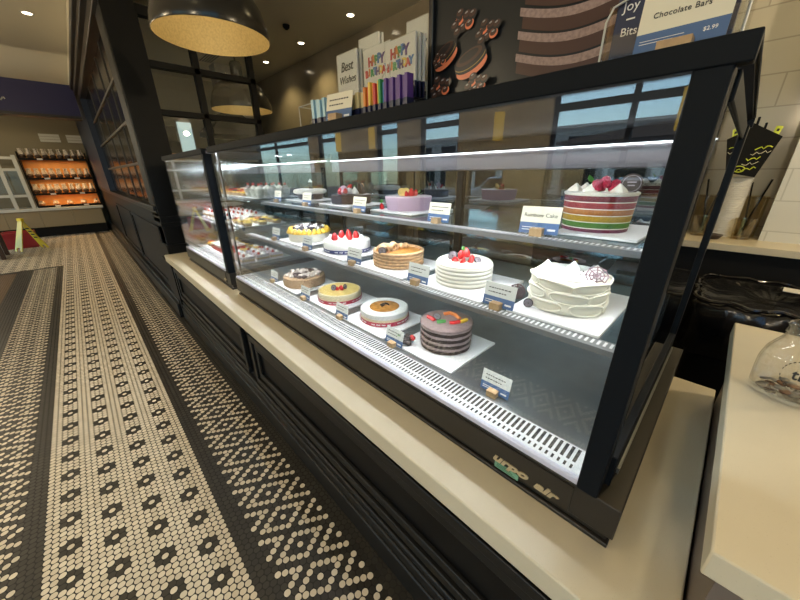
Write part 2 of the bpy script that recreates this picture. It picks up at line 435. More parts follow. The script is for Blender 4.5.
# ------------------------------------------------------------------ room shell
struct('floor', MB().box(-14.5, 3, -4.0, 4.2, -.05, 0), 'floor', smooth=False)
struct('ceiling', MB().box(-14.5, 3, -4.2, 4.2, 3.5, 3.6), 'ceiling', smooth=False)
struct('wall_back', MB().box(-14.5, -1.3, 3.8, 4.0, 0, 3.5), 'plaster', smooth=False)
struct('wall_tiled', MB().box(-1.3, 3, 3.8, 4.0, 0, 3.5), 'tile', smooth=False)
for a, b, c, d in ((-4.2, -3.7, 0, 3.5), (.35, 4.0, 0, 3.5), (-3.7, .35, 0, .3), (-3.7, .35, 3.2, 3.5)): struct('wall_right', MB().box(2.8, 3.0, a, b, c, d), 'kitchen_wall', smooth=False)
w = MB()
for y in (-3.68, -2.35, -1.0, .32): w.box(2.86, 2.94, y - .03, y + .03, .3, 3.2)
win = struct('window_10', w, 'black_soft', smooth=False)  # windows added in the unseen right wall to admit more daylight
for a in (-3.65, -2.32, -.97): struct('pane', MB().box(2.895, 2.905, a, a + 1.26, .3, 3.2), 'window_glass', win, smooth=False)
struct('bounce_pavement', MB().box(3.2, 14, -4.1, 12, -.2, -.1), 'bounce_pavement', smooth=False)  # pale ground added to bounce sunlight up through the right windows
struct('wall_far', MB().box(-14.5, -13.1, -4.2, .53, 0, 3.5), 'far_wall', smooth=False)
struct('wall_kitchen', MB().box(-9.6, -9.4, .9, 3.8, 0, 3.5), 'kitchen_wall', smooth=False)

# aisle wall beyond the column: panelled wainscot, lattice window above, moulded crown
w = MB(); w.box(-13.1, -4.34, .60, .80, 0, 3.5)
struct('wall_aisle', w, 'wood_black', smooth=False)
w = MB(); w.box(-13.1, -4.35, .655, .66, 3.05, 3.5); w = MB(); w.box(-13.1, -4.34, .55, .599, 3.06, 3.5)
struct('wall_aisle_upper', w, 'ceiling', smooth=False)
w = MB()
w.box(-13.1, -3.98, .53, .60, 0, 1.14)
for (a, b) in ((-8.75, -6.5), (-6.4, -4.15)):
    for q in ((a, b, .92, .96), (a, b, .26, .30), (a, a + .04, .30, .92), (b - .04, b, .30, .92)):
        w.box(q[0], q[1], .515, .53, q[2], q[3])
struct('wall_wainscot', w, 'wood_black', bevel=.004)
w = MB(); w.box(-13.1, -3.97, .50, .60, 1.14, 1.185); w.box(-13.1, -3.97, .515, .60, 1.11, 1.14)
struct('trim_1', w, 'wood_band', bevel=.006)
w = MB(); w.box(-13.1, -3.97, .468, .53, 0, .16); w.box(-13.1, -3.97, .490, .53, .16, .20)
struct('baseboard_aisle', w, 'wood_band', bevel=.006)
w = MB(); w.box(-13.1, -4.0, .50, .60, 2.76, 2.86); w.box(-13.1, -4.0, .46, .60, 2.86, 2.93); w.box(-13.1, -4.0, .43, .60, 2.93, 3.0); w.box(-13.1, -4.0, .48, .60, 3.0, 3.06)
struct('trim_2', w, 'bronze', bevel=.008)
w = MB(); w.box(-13.1, -8.75, .50, .60, 1.185, 2.76)
struct('wall_blue_panel', w, 'navy_panel', smooth=False)
# lattice window in the aisle wall
w = MB(); w.box(-8.75, -3.97, .585, .60, 1.185, 2.76)
win = struct('window_1', w, 'dark_glass', smooth=False)
w = MB()
for z in (1.586, 1.983, 2.37): w.box(-8.7, -4.02, .570, .60, z - .014, z + .014)
struct('rail', w, 'rail_grey', win, bevel=.003)
w = MB(); w.box(-4.03, -3.975, .53, .60, 1.185, 2.76)
struct('stile', w, 'rail_grey', win, bevel=.003)
for x in (-4.55, -5.1, -5.75, -6.6, -7.6):
    struct('muntin', MB().box(x - .004, x + .004, .575, .60, 1.185, 2.76), 'rail_grey', win)
# column beside the cases, with a plinth moulding
w = MB(); w.box(-4.35, -3.955, .53, .77, 0, 3.5); w.box(-4.36, -3.945, .525, .775, .98, 1.02); w.box(-4.36, -3.945, .525, .775, 1.06, 1.08)
struct('column_1', w, 'wood_black', bevel=.004)
w = MB(); w.box(-4.36, -3.90, .50, .80, 0, .62); w.box(-4.36, -3.93, .515, .79, .62, .80)
struct('trim_3', w, 'wood_black', bevel=.006)

# open glazed screen standing behind the cases
w = MB()
for y in (1.16, 1.69): w.box(-4.07, -4.0, y - .028, y + .028, 1.0, 3.5)
w.box(-4.07, -4.0, .77, 1.72, 2.37, 2.425); w.box(-4.07, -4.0, .77, 1.72, 1.99, 2.04); w.box(-4.07, -4.0, .77, 1.72, 2.74, 2.82)
w.box(-4.07, -4.0, .77, 1.72, 1.0, 1.55)
win = struct('window_2', w, 'wood_black', bevel=.004)
for (a, b) in ((.77, 1.132), (1.188, 1.662)):
    for (c, d) in ((1.55, 1.99), (2.04, 2.37), (2.425, 2.74)):
        struct('pane', MB().box(-4.037, -4.031, a, b, c, d), 'window_glass', win, smooth=False)

# kitchen side, seen through the screen
w = MB(); w.box(-9.4, -9.36, 2.02, 2.36, 1.95, 2.62)
win = struct('window_3', w, 'white_metal', smooth=False)
struct('pane', MB().box(-9.358, -9.35, 2.05, 2.33, 1.98, 2.59), emission('daylight_glow', (.62, .80, .74), .75), win, smooth=False)  # pane glows by itself, standing in for daylight behind it
t = thing('box_stack', 'dark stacked boxes seen through the screen left of the small window', 'boxes', (-6.2, 1.22, 1.45))
obj('stand', MB().box(-.25, .25, -.16, .16, -1.45, 0), 'wood_black', t, smooth=False)
for k, (h, m) in enumerate(((.22, 'black_soft'), (.10, 'bread'), (.16, 'lining'), (.20, 'wood_black'))): obj('box', MB().box(-.18 + .02 * k, .18 - .02 * k, -.13 + .015 * k, .13 - .015 * k, (0, .22, .32, .48)[k], (0, .22, .32, .48)[k] + h), m, t, bevel=.006)
t = thing('range_hood', 'dark range hood seen through the glazed screen behind the near cases', 'hood', (-8.0, 2.75, 2.22))
obj('hood', MB().faces([(-.5, -.5, 0), (.5, -.5, 0), (.5, .5, 0), (-.5, .5, 0), (-.5, -.5, .1), (.5, -.5, .1), (.5, .5, .1), (-.5, .5, .1), (-.2, -.2, .42), (.2, -.2, .42), (.2, .2, .42), (-.2, .2, .42)],
    [(0, 3, 2, 1), (0, 1, 5, 4), (1, 2, 6, 5), (2, 3, 7, 6), (3, 0, 4, 7), (4, 5, 9, 8), (5, 6, 10, 9), (6, 7, 11, 10), (7, 4, 8, 11), (8, 9, 10, 11)]), 'black_metal', t, bevel=.004)
obj('duct', MB().box(-.16, .16, -.16, .16, .42, 1.28), 'steel', t)

# storefront opposite the counter
Y = -4.0
def front(x0, x1): struct('wall_front', MB().box(x0, x1, Y - .2, Y, 0, 3.5), 'plaster', smooth=False)
bays = [(-13.2, -9.2), (-8.7, -7.7), (-6.15, -5.45), (-4.8, -3.85), (-2.2, .35), (.75, 2.4)]  # last bay added and first one widened to let in more light
xs = -14.5
for a, b in bays:
    front(xs, a); xs = b
    struct('wall_front', MB().box(a, b, Y - .2, Y, 2.85, 3.5), 'plaster', smooth=False)
    struct('wall_front', MB().box(a, b, Y - .2, Y, 0, .35), 'black_soft', smooth=False)
front(xs, 3.0)
for k, (a, b) in enumerate(bays):
    w = MB(); w.box(a, a + .04, Y - .12, Y - .04, .35, 2.85); w.box(b - .04, b, Y - .12, Y - .04, .35, 2.85)
    w.box(a, b, Y - .12, Y - .04, .35, .40); w.box(a, b, Y - .12, Y - .04, 2.81, 2.85); w.box(a, b, Y - .12, Y - .04, 2.27, 2.36)
    if b - a > 1.5: w.box((a + b) / 2 - .33, (a + b) / 2 - .27, Y - .12, Y - .04, .35, 2.85)
    win = struct('window_%d' % (4 + k), w, 'black_soft', smooth=False)
    struct('pane', MB().box(a + .04, b - .04, Y - .085, Y - .075, .4, 2.81), 'window_glass', win, smooth=False)
for x, z0, z1 in ((-3.03, 1.95, 2.36), (-7.6, 2.0, 2.45), (-6.25, 2.0, 2.5), (-.68, 1.9, 2.33)):
    t = thing('wall_lamp', 'amber wall lamp on the pillar between storefront windows', 'lamp', (x, Y, 0), group='amber storefront wall lamps')
    obj('shade', MB().box(-.07, .07, .0, .08, z0, z1), emission('amber_glow%d' % len(bpy.data.materials), (1, .66, .12), 1.5), t, bevel=.006)

# street outside the storefront
struct('street', MB().box(-40, 30, -60, -4.2, -.25, -.12), 'road', smooth=False)
t = thing('building', 'pale two storey building across the street', 'building', (0, -26, -.12))
w = MB(); w.box(-26, 3.5, -8, 0, 0, 4.6); w.box(-26.2, 3.7, -8, .2, 4.6, 4.75); obj('wall', w, 'facade', t, smooth=False)
obj('band', MB().box(-26, 3.5, 0, .25, 2.2, 2.75), 'brick_pale', t, smooth=False)
for x in range(-25, 3, 3):
    f = obj('window', MB().box(x, x + 1.7, 0, .04, 3.0, 4.0), 'dark_glass', t, smooth=False)
    f2 = obj('shop_window', MB().box(x, x + 2.2, 0, .04, .3, 2.1), 'dark_glass', t, smooth=False)
t = thing('awning', 'brown sloped shop awning across the street', 'awning', (-4.3, -18, 0))
obj('canopy', MB().prism([(-3.4, 2.95), (3.8, 3.85), (3.8, 3.0), (-3.4, 2.85)], 2.5, T(rx=PI / 2)), 'facade_dark', t, smooth=False)
for x in (-2.8, 3.6): obj('post', MB().box(x - .06, x + .06, -.1, .1, -.12, 3.0), 'facade_dark', t, smooth=False)
def car(x, y, label):
    t = thing('parked_car', label, 'car', (x, y, -.12))
    prof = [(-2.1, .35), (-2.1, .75), (-1.4, .9), (-.8, 1.4), (.7, 1.42), (1.3, .95), (2.05, .8), (2.1, .35)]
    obj('body', MB().prism(prof, 1.7, T(0, .85, 0, rx=PI / 2)), 'car_paint', t, bevel=.05)
    obj('side_window', MB().prism([(-1.2, .95), (-.75, 1.33), (.62, 1.35), (1.1, .97)], .02, T(0, .87, 0, rx=PI / 2)), 'dark_glass', t)
    for a in (-1.3, 1.3):
        for b in (-.82, .62): obj('wheel', MB().cyl((0, 0, 0), .32, .2, 20, mtx=T(a, b + .2, .32, rx=PI / 2)), 'tyre', t)
car(-2.2, -11, 'silver car parked outside the wide storefront window')
car(-7.4, -11.5, 'silver car parked farther along the street')

# ------------------------------------------------------------------ counters
t = thing('counter_ledge', 'cream stone ledge carrying the two glass cake cases', 'counter', (-1.9, 1.0, .63))
obj('slab', MB().box(-2.04, 2.022, -.522, .5, .015, .08), 'stone', t, bevel=.004)
t = thing('counter_cabinet', 'black panelled cabinet under the cream stone ledge', 'cabinet', (-1.9, 1.0, 0))
w = MB(); w.box(-2.03, 2.005, -.465, .48, .0, .643)
obj('body', w, 'wood_black', t, smooth=False)
for (a, b) in ((-1.98, -.06), (.06, 1.95)):
    w = MB()
    for (i, d0, d1) in ((0, -.492, -.465), (.05, -.482, -.465)):
        for q in ((a + i, b - i, .54 - i, .58 - i), (a + i, b - i, .24 + i, .28 + i), (a + i, a + i + .04, .28 + i, .54 - i), (b - i - .04, b - i, .28 + i, .54 - i)):
            w.box(q[0], q[1], d0, d1, q[2], q[3])
    obj('panel_moulding', w, 'wood_band', t, bevel=.004)
w = MB(); w.box(-2.03, 2.02, -.503, -.465, 0, .12); w.box(-2.03, 2.02, -.496, -.465, .12, .17); w.box(-2.03, 2.02, -.488, -.465, .17, .20)
obj('plinth', w, 'wood_band', t, bevel=.006)
t = thing('service_counter', 'cream stone counter holding the glass tip jar', 'counter', (.7, 1.0, 0))
obj('body', MB().box(-.572, .6, -.45, .45, 0, .93), mat('brown_grey_laminate', (.16, .125, .10), .5), t, smooth=False)
obj('slab', MB().box(-.602, .7, -.508, .5, .93, .978), 'stone', t, bevel=.003)
t = thing('back_counter', 'long cream back counter along the tiled wall', 'counter', (-.5, 3.5, 0))
obj('slab', MB().box(-2.1, 2.3, -.3, .29, .93, .978), 'stone', t, bevel=.003)
obj('body', MB().box(-2.08, 2.28, -.25, .29, 0, .93), 'black_soft', t, smooth=False)
struct('wall_tile_panel', MB().box(.172, 1.7, 3.53, 3.57, .978, 2.6), 'tile_panel', smooth=False)

# ------------------------------------------------------------------ glass cases
def case(x0, x1, label, right_end):
    t = thing('display_case', label, 'display case', (0, 0, .71))
    P = lambda mb, n, m, **k: obj(n, mb, m, t, **k)
    Z = -.71
    w = MB(); w.box(x0, x1, .609, 1.5, .034, .12); w.box(x0 + .01, x1 - .01, .620, 1.49, .012, .034); w.box(x0 + .005, x1 - .005, .611, 1.495, 0, .012)
    P(w, 'base', 'bronze', bevel=.003)
    P(MB().box(x0 + .02, x1 - .088, .6055, .609, .038, .112), 'fascia_plate', 'bronze')
    P(MB().box(x0 + .02, x1 - .085, .6095, .624, .12, .134), 'sill_strip', 'lilac_trim', bevel=.002)
    P(MB().box(x0 + .03, x1 - .03, .705, 1.46, .12, .134), 'deck', 'steel')
    g = MB(); g.k = 0; g.box(x0 + .03, x1 - .085, .624, .705, .12, .134); g.k = 1
    n = int((x1 - x0 - .14) / .0138)
    for i in range(n):
        x = x0 + .045 + i * .0138
        g.box(x, x + .0072, .654, .70, .1338, .1345)
        g.box(x + .001, x + .0062, .631, .644, .1338, .1345)
    P(g, 'air_grille', ['steel_light', 'slot'])
    P(MB().box(x0 + .02, x1 - .04, 1.455, 1.47, .134, .33), 'rear_panel', 'steel')
    P(MB().box(x0 + .025, x1 - .045, .6115, .6175, .134, .872), 'front_glass', 'glass')
    # frame
    if right_end:
        P(MB().box(x1 - .085, x1 - .045, .603, .655, .12, .872), 'post', 'black_metal', bevel=.003)
        P(MB().box(x1 - .085, x1 - .035, 1.43, 1.5, .12, .872), 'post', 'black_metal', bevel=.003)
        P(MB().box(x1 - .050, x1 - .044, .655, 1.43, .20, .872), 'side_glass', 'side_glass')
        P(MB().box(x1 - .085, x1 - .035, .655, 1.43, .12, .20), 'bottom_rail', 'black_metal', bevel=.003)
        P(MB().box(x1 - .075, x1 - .040, .655, 1.43, .835, .872), 'top_rail', 'black_metal', bevel=.003)
        P(MB().box(x0 + .02, x0 + .030, .640, .650, .12, .872), 'post', 'lining', bevel=.002)
        P(MB().box(x0 + .030, x0 + .034, .634, .640, .134, .872), 'edge_trim', 'rail_steel')
        P(MB().box(x0 + .02, x0 + .026, .665, 1.45, .134, .872), 'side_glass', 'side_glass')
    else:
        P(MB().box(x1 - .045, x1, .605, .665, .12, .872), 'post', 'black_metal', bevel=.003)
        P(MB().box(x0 + .017, x0 + .021, .632, .64, .12, .872), 'edge_trim', 'rail_steel')
        P(MB().box(x1 - .035, x1 - .029, .665, 1.45, .134, .872), 'side_glass', 'side_glass')
        P(MB().box(x0 + .022, x0 + .034, .62, 1.46, .134, .872), 'end_panel', 'polished')
    xe = x1 - .03 if right_end else x1
    w = MB(); w.box(x0, xe, .60, .624, .868, .90); w.box(x0, xe, .624, 1.5, .892, .90); w.box(x0, xe, 1.47, 1.5, .868, .892)
    P(w, 'roof', 'black_metal', bevel=.002)
    P(MB().box(x0 + .005, xe - .005, .626, 1.469, .888, .8915), 'roof_lining', 'lining')
    P(MB().box(x0 + .04, x1 - .09, .6245, .640, .874, .884), 'light_strip', 'led')
    w = MB(); w.box(x0 + .04, x1 - .09, 1.40, 1.46, .762, .833); P(w, 'rear_header', 'header_grey', bevel=.003)
    P(MB().box(x0 + .04, x1 - .09, 1.394, 1.404, .835, .8405), 'light_strip', 'led')
    P(MB().box(x0 + .04, x1 - .09, 1.405, 1.44, .834, .892), 'header_top', 'lining')
    # sliding doors
    xm = (x0 + x1) / 2 + .03
    for k, (a, b, y) in enumerate(((x0 + .03, xm + .03, 1.475), (xm - .03, x1 - .085, 1.487))):
        w = MB(); w.box(a, a + .035, y - .006, y + .006, .33, .80); w.box(b - .035, b, y - .006, y + .006, .33, .80)
        w.box(a, b, y - .006, y + .006, .33, .36); w.box(a, b, y - .006, y + .006, .77, .80)
        d = P(w, 'sliding_door', 'black_metal')
        obj('door_pane', MB().box(a + .035, b - .035, y - .002, y + .002, .36, .77), 'door_glass', d)
    # shelves
    for (z, y0) in ((.392, .722), (.580, .848)):
        s = P(MB().box(x0 + .045, x1 - .092, y0 + .035, 1.36, z, z + .008), 'shelf', 'shelf_glass')
        g = MB(); g.k = 0; g.box(x0 + .045, x1 - .092, y0 - .008, y0 - .0005, z - .006, z + .008)
        g.box(x0 + .045, x1 - .092, y0 - .0005, y0 + .035, z - .002, z + .008); g.k = 1
        for i in range(int((x1 - x0 - .15) / .0125)):
            x = x0 + .05 + i * .0125
            g.box(x, x + .0055, y0 + .006, y0 + .029, z + .0078, z + .0084)
        obj('shelf_rail', g, ['rail_steel', 'white_plastic'], s)
        obj('shelf_light', MB().box(x0 + .06, x1 - .11, y0 + .004, y0 + .020, z - .006, z - .0022), 'led', s)
        for x in (x0 + .3, (x0 + x1) / 2, x1 - .35): obj('bracket', MB().prism([(1.0, z), (1.455, z), (1.455, z - .10), (1.42, z - .10)], .008, Matrix(((0, 0, 1, x), (1, 0, 0, 0), (0, 1, 0, 0), (0, 0, 0, 1)))), 'steel_light', s)
    return t
RC = case(-2.20, 0.0, 'long black framed glass case of whole cakes with lettered base', True)
LC = case(-3.53, -2.315, 'smaller glass case of small pastries beside the dark column', False)
# maker lettering on the base
w = MB().add_mesh(text_mesh('urpo', .052, shear=.28, bold=.0022, extrude=.0015), T(-.232, .6045, .060, rx=PI / 2) @ Matrix.Diagonal((.92, .62, 1, 1)))
w.add_mesh(text_mesh('air', .052, shear=.28, bold=.0022, extrude=.0015), T(-.142, .6045, .056, rx=PI / 2) @ Matrix.Diagonal((.92, .62, 1, 1)))
obj('maker_lettering', w, 'gold_ink', RC, label='pale gold slanted lettering')
w = MB(); w.k = 0; w.box(-.270, -.205, .6035, .6052, .030, .048); w.k = 1
for k in range(3): w.box(-.264, -.214 - .006 * k, .6030, .6036, .033 + k * .005, .035 + k * .005)
obj('green_sticker', w, [mat('green_sticker', (.16, .34, .22), .5), mat('sticker_ink', (.05, .12, .07), .6)], RC, label='green sticker over the lettering')
w = MB().add_mesh(text_mesh('air', .05, shear=.28, bold=.002, extrude=.0015), T(-2.42, .6045, .06, rx=PI / 2) @ Matrix.Diagonal((.9, .6, 1, 1)))
obj('maker_lettering', w, 'gold_ink', LC, label='pale gold slanted lettering')

# ------------------------------------------------------------------ cakes
DECK, MID, TOP = .8447, 1.1106, 1.2986       # resting heights inside the case
def strawberry(p, c, s=.016, rz=0., tilt=.0, name='strawberry', m='red'):
    w = MB(); w.lathe([(0, 0), (s * .62, s * .10), (s * .80, s * .45), (s * .66, s * 1.1), (s * .34, s * 1.65), (0, s * 1.9)], 14, (0, 0, 0), T(*c, rx=tilt, rz=rz))
    return obj(name, w, m, p)
def half_berry(p, c, s=.016, rz=0.):
    w = MB(); w.k = 0
    w.lathe([(0, -s * .5), (s * .6, -s * .4), (s * .8, 0), (s * .62, s * .7), (s * .3, s * 1.2), (0, s * 1.4)], 14, (0, 0, 0), T(*c, rx=.5, rz=rz) @ Matrix.Diagonal((1, .5, 1, 1)))
    w.k = 1; w.ball((0, -s * .34, s * .3), s * .55, 1, .25, 1.1, mtx=T(*c, rx=.5, rz=rz))
    return obj('strawberry', w, ['red', 'red_flesh'], p)
def leaf(p, c, s=.014, rz=0., tilt=.5):
    poly = [(0, 0), (s * .4, s * .35), (s * .45, s * .8), (0, s * 1.5), (-s * .45, s * .8), (-s * .4, s * .35)]
    return obj('mint_leaf', MB().prism(poly, .0012, T(*c, rz=rz) @ Matrix.Rotation(tilt, 4, 'X')), 'leaf', p)
def cookie(p, c, r=.014, rz=0., tilt=1.2, name='cookie'):
    w = MB(); w.k = 0; X = T(*c, rz=rz) @ Matrix.Rotation(tilt, 4, 'X'); w.lathe([(r * .95, 0), (r, .001), (r, .004), (r * .92, .005)], 22, mtx=X)
    w.k = 1
    for q in range(3): w.tube([(r * (.72 - .22 * q) * math.cos(a * PI / 8), r * (.72 - .22 * q) * math.sin(a * PI / 8), .0052) for a in range(16)], r * .05, 5, True, X)
    return obj(name, w, ['oreo', 'oreo_mark'], p)
def dollop(w, c, r, h, n=16):
    w.lathe([(r, 0), (r * 1.04, h * .15), (r * .80, h * .42), (r * .42, h * .72), (r * .12, h * .95), (0, h)], n, c, fn=lambda a, z: 1 + .07 * math.cos(6 * a + z * 120))
def ribbon(p, r, z0, z1, m, dots='white_ink'):
    w = MB(); w.k = 0; n = 56
    w.lathe([(r + .0004, z0), (r + .0012, z0), (r + .0012, z1), (r + .0004, z1)], n, loop=True)
    w.k = 1; zc = (z0 + z1) / 2; hh = (z1 - z0) * .14
    for i in range(30):
        if i % 5 == 4: continue
        a0 = 2 * PI * i / 30
        for e in (0, 1, 2):
            a = a0 + e * .05
            c_, s_ = math.cos(a), math.sin(a)
            w.box(-.0022, .0022, -.0002, .0004, -hh, hh, T((r + .0014) * c_, (r + .0014) * s_, zc, rz=a + PI / 2))
    return obj('ribbon', w, [m, dots], p, label='printed %s ribbon' % ('crimson' if 'red' in m else 'navy'))
def cake(name, label, x, y, z, rz=0.):
    return thing(name, label, 'cake', (x, y, z + .0083), math.atan2(-x, y) + rz, 'whole cakes in the near case')
def board(x, y, z, label, w=.28, d=.27, rz=0.):
    t = obj('cake_board', MB().box(-w / 2, w / 2, -d / 2, d / 2, 0, .007), 'board', bevel=.001)
    t.location = (x, y, z + .0008); t.rotation_euler = (0, 0, rz); tag(t, label, 'cake board', 'white cake boards')
    return t

# --- lower deck
board(-1.70, .853, DECK, 'white square board under the nut crusted tart')
t = cake('nut_tart', 'round tart with chopped nut side and pale chocolate chips on top', -1.70, .848, DECK)
obj('crust', MB().lathe([(.112, 0), (.119, .004), (.121, .028), (.118, .052), (.108, .056), (.0, .054)], 60, fn=lambda a, z: 1 + .012 * math.sin(23 * a + 90 * z)), 'nut', t)
mb_, mc_ = mat('beige_chips', (.66, .56, .50), .6, noise=.25, nscale=80), mat('grey_brown_chips', (.10, .06, .055), .5)
for i in range(40):
    a = i * 2.4; rr = .096 * math.sqrt((i + .6) / 40); w = MB()
    w.ball((rr * math.cos(a), rr * math.sin(a), .059 + R.uniform(0, .006)), R.uniform(.013, .018), 1, R.uniform(.6, 1), .6, 9, 6)
    obj('meringue_chip' if i % 4 else 'cocoa_chip', w, mb_ if i % 4 else mc_, t)

board(-1.335, .858, DECK, 'white square board under the lemon topped cake')
t = cake('lemon_cheesecake', 'pale cheesecake with yellow glaze, red fruit and crimson ribbon', -1.342, .858, DECK)
obj('body', MB().lathe([(.110, 0), (.111, .002), (.111, .046), (.109, .049), (.104, .049), (.102, .046), (0, .046)], 64), 'pale_lemon', t)
obj('glaze', MB().lathe([(.1015, .0455), (.1015, .0485), (.095, .0478), (0, .0478)], 64), 'lemon', t)
obj('collar_film', MB().lathe([(.1128, .0), (.1128, .056), (.1124, .056), (.1124, .0)], 64, loop=True), 'film', t)
ribbon(t, .1135, .002, .020, 'ribbon_red')
for k, (a, b) in enumerate(((-.012, -.02), (.012, -.018), (.002, .002))): strawberry(t, (a, b, .047), .012, k, -.5 + k * .5)
cookie(t, (-.028, -.008, .060), .016, -.6, 1.2); cookie(t, (.028, .004, .058), .013, .9, 1.3, 'chocolate_disc')

board(-.985, .855, DECK, 'white square board under the caramel centred cake')
t = cake('caramel_cheesecake', 'white cake with round caramel glaze and chocolate curls, crimson ribbon', -.992, .862, DECK)
obj('body', MB().lathe([(.106, 0), (.107, .002), (.107, .022), (.106, .030)], 64), 'pale_lemon', t)
obj('cream_layer', MB().lathe([(.1065, .030), (.107, .032), (.107, .050), (.104, .053), (0, .053)], 64), 'white_cream', t)
obj('glaze', MB().lathe([(.066, .0528), (.067, .0538), (.064, .0548), (0, .0552)], 48), 'caramel', t)
obj('collar_film', MB().lathe([(.1085, .0), (.1085, .070), (.1081, .070), (.1081, .0)], 64, loop=True), 'film', t)
ribbon(t, .1092, .002, .020, 'ribbon_red')
for k, a in enumerate((0, .8, 1.9, 2.8, 4.0)):
    obj('chocolate_curl', MB().tube([(.012 * math.cos(a) + .008 * math.cos(a + u), .006 * math.sin(a) + .008 * math.sin(a + u), .058 + .003 * u) for u in (0, .7, 1.4, 2.1, 2.8)], .0030, 7), 'choc', t)

board(-.648, .864, DECK, 'white square board under the naked chocolate cake', .27, .28)
t = cake('chocolate_layer_cake', 'tall naked chocolate layer cake with bright candies on top', -.648, .868, DECK)
z = 0
for k in range(4):
    obj('sponge', MB().lathe([(.092, z), (.0950, z + .002), (.0950, z + .013), (.092, z + .0155)], 56, fn=lambda a, z: 1 + .010 * math.sin(9 * a + 200 * z)), 'choc_sponge', t)
    obj('cream_layer', MB().lathe([(.093, z + .0135), (.0968, z + .0155), (.0968, z + .0205), (.093, z + .0235)], 56, fn=lambda a, z, k=k: 1 + .012 * math.sin(7 * a + 2 * k + 300 * z)), 'choc_cream', t)
    z += .0228
obj('top', MB().lathe([(.0, z - .004), (.096, z - .004), (.0975, z), (.096, z + .004), (.090, z + .006), (0, z + .007)], 56), 'cocoa_top', t)
obj('collar_film', MB().lathe([(.0995, 0), (.0995, .102), (.0991, .102), (.0991, 0)], 64, loop=True), 'film', t)
zt = z + .009
def worm(pts, m, nm): obj(nm, MB().tube([(x, y, zt + h) for x, y, h in pts], .0072, 9), m, t)
worm([(-.012, .045, 0), (.012, .052, .004), (.034, .035, .004), (.048, .012, 0)], 'orange_gel', 'gummy_worm')
worm([(.012, -.030, 0), (.030, -.030, .003), (.048, -.020, .002)], 'red', 'gummy_worm')
worm([(.050, -.018, 0), (.064, -.008, .003), (.074, .006, 0)], 'yellow_gel', 'gummy_worm')
worm([(-.070, .012, 0), (-.056, -.004, .003), (-.044, -.016, 0)], 'red', 'gummy_worm')
worm([(-.034, -.030, 0), (-.018, -.028, .003), (-.006, -.018, 0)], 'green_gel', 'gummy_worm')
cookie(t, (-.036, .004, zt + .004), .015, .3, .5)
t = thing('cookie_garnish', 'dark cookie piece with mint and berry lying beside the chocolate cake', 'garnish', (-.748, .762, DECK + .008))
t.scale = (1.5, 1.5, 1.5)
w = MB()
for k in range(7): w.ball((R.uniform(-.012, .012), R.uniform(-.012, .012), R.uniform(.008, .018)), R.uniform(.007, .011), 1, 1, .9, 9, 6)
obj('cookie_piece', w, 'oreo', t); strawberry(t, (.016, .004, .016), .009, 0, .4, 'berry'); leaf(t, (-.004, -.012, .024), .011, 2.6, .3)

# --- middle shelf
board(-1.64, .888, MID, 'white square board under the yellow rimmed cake')
t = cake('berry_cream_cake', 'white cake ringed with yellow cream dots under dark berries', -1.65, .887, MID)
obj('body', MB().lathe([(.110, 0), (.112, .002), (.112, .046), (.109, .052), (0, .056)], 64), 'cream', t)
w = MB()
for k in range(24): dollop(w, (.103 * math.cos(2 * PI * k / 24), .103 * math.sin(2 * PI * k / 24), .042), .0165, .030, 12)
obj('yellow_piping', w, 'yellow_cream', t)
for k in range(64):
    a = k * 2.4; rr = .084 * math.sqrt((k + .5) / 64); w = MB()
    w.ball((rr * math.cos(a), rr * math.sin(a), .064 + R.uniform(0, .010)), R.uniform(.007, .011), 1, 1, .9, 9, 6)
    obj('dark_berry' if k % 3 != 1 else 'cream_curl', w, 'berry' if k % 3 != 1 else 'white_cream', t)

board(-1.255, .874, MID, 'white square board under the navy ribboned strawberry cake')
t = cake('strawberry_cream_cake', 'white cream cake with five strawberries and a navy ribbon', -1.265, .873, MID)
obj('body', MB().lathe([(.109, 0), (.111, .003), (.111, .048), (.107, .053), (0, .054)], 64), 'white_cream', t)
ribbon(t, .112, .003, .019, 'ribbon_blue')
for k, (a, b) in enumerate(((-.056, -.030), (-.026, .030), (.012, -.034), (.046, .006), (.014, .052))): strawberry(t, (a, b, .053), .020, k * 1.3, R.uniform(-.25, .25))
w = MB()
for (a, b) in ((-.075, .010), (.070, -.03), (-.01, -.06), (.055, .055)): dollop(w, (a, b, .052), .016, .026)
obj('cream_dollops', w, 'white_cream', t)

board(-.895, .873, MID, 'white square board under the caramel crepe cake')
t = cake('crepe_cake', 'stacked brown crepe cake with caramel top and rolled wafers', -.907, .871, MID)
pr = []
for k in range(4):
    z = .0125 * k; pr += [(.0960, z), (.1020, z + .003), (.1030, z + .008), (.0970, z + .0115)]
pr += [(.101, .051), (.103, .058), (.0965, .062), (.092, .060), (.091, .050), (0, .050)]
obj('body', MB().lathe(pr, 60, fn=lambda a, z: 1 + .006 * math.sin(5 * a + 140 * z)), 'crepe', t)
obj('glaze', MB().lathe([(.0925, .0505), (.0925, .0530), (0, .0535)], 48), 'caramel', t)
for k, (a, b, rz, L_) in enumerate(((-.058, -.030, .35, .06), (-.040, .004, 1.0, .055), (-.018, .024, .2, .045))):
    w = MB(); X = T(a, b, .066, rx=PI / 2, rz=rz)
    w.lathe([(.0095, -L_ / 2), (.0155, -L_ / 2), (.0155, L_ / 2), (.0095, L_ / 2)], 18, mtx=X, loop=True); obj('rolled_wafer', w, 'crepe', t)
cookie(t, (-.062, -.068, .068), .015, .0, 1.4, 'chocolate_disc')
w = MB(); w.ball((.012, .038, .064), .013, 1, 1, 1); w.ball((.030, .050, .064), .012); obj('cream_puffs', w, 'crepe', t)

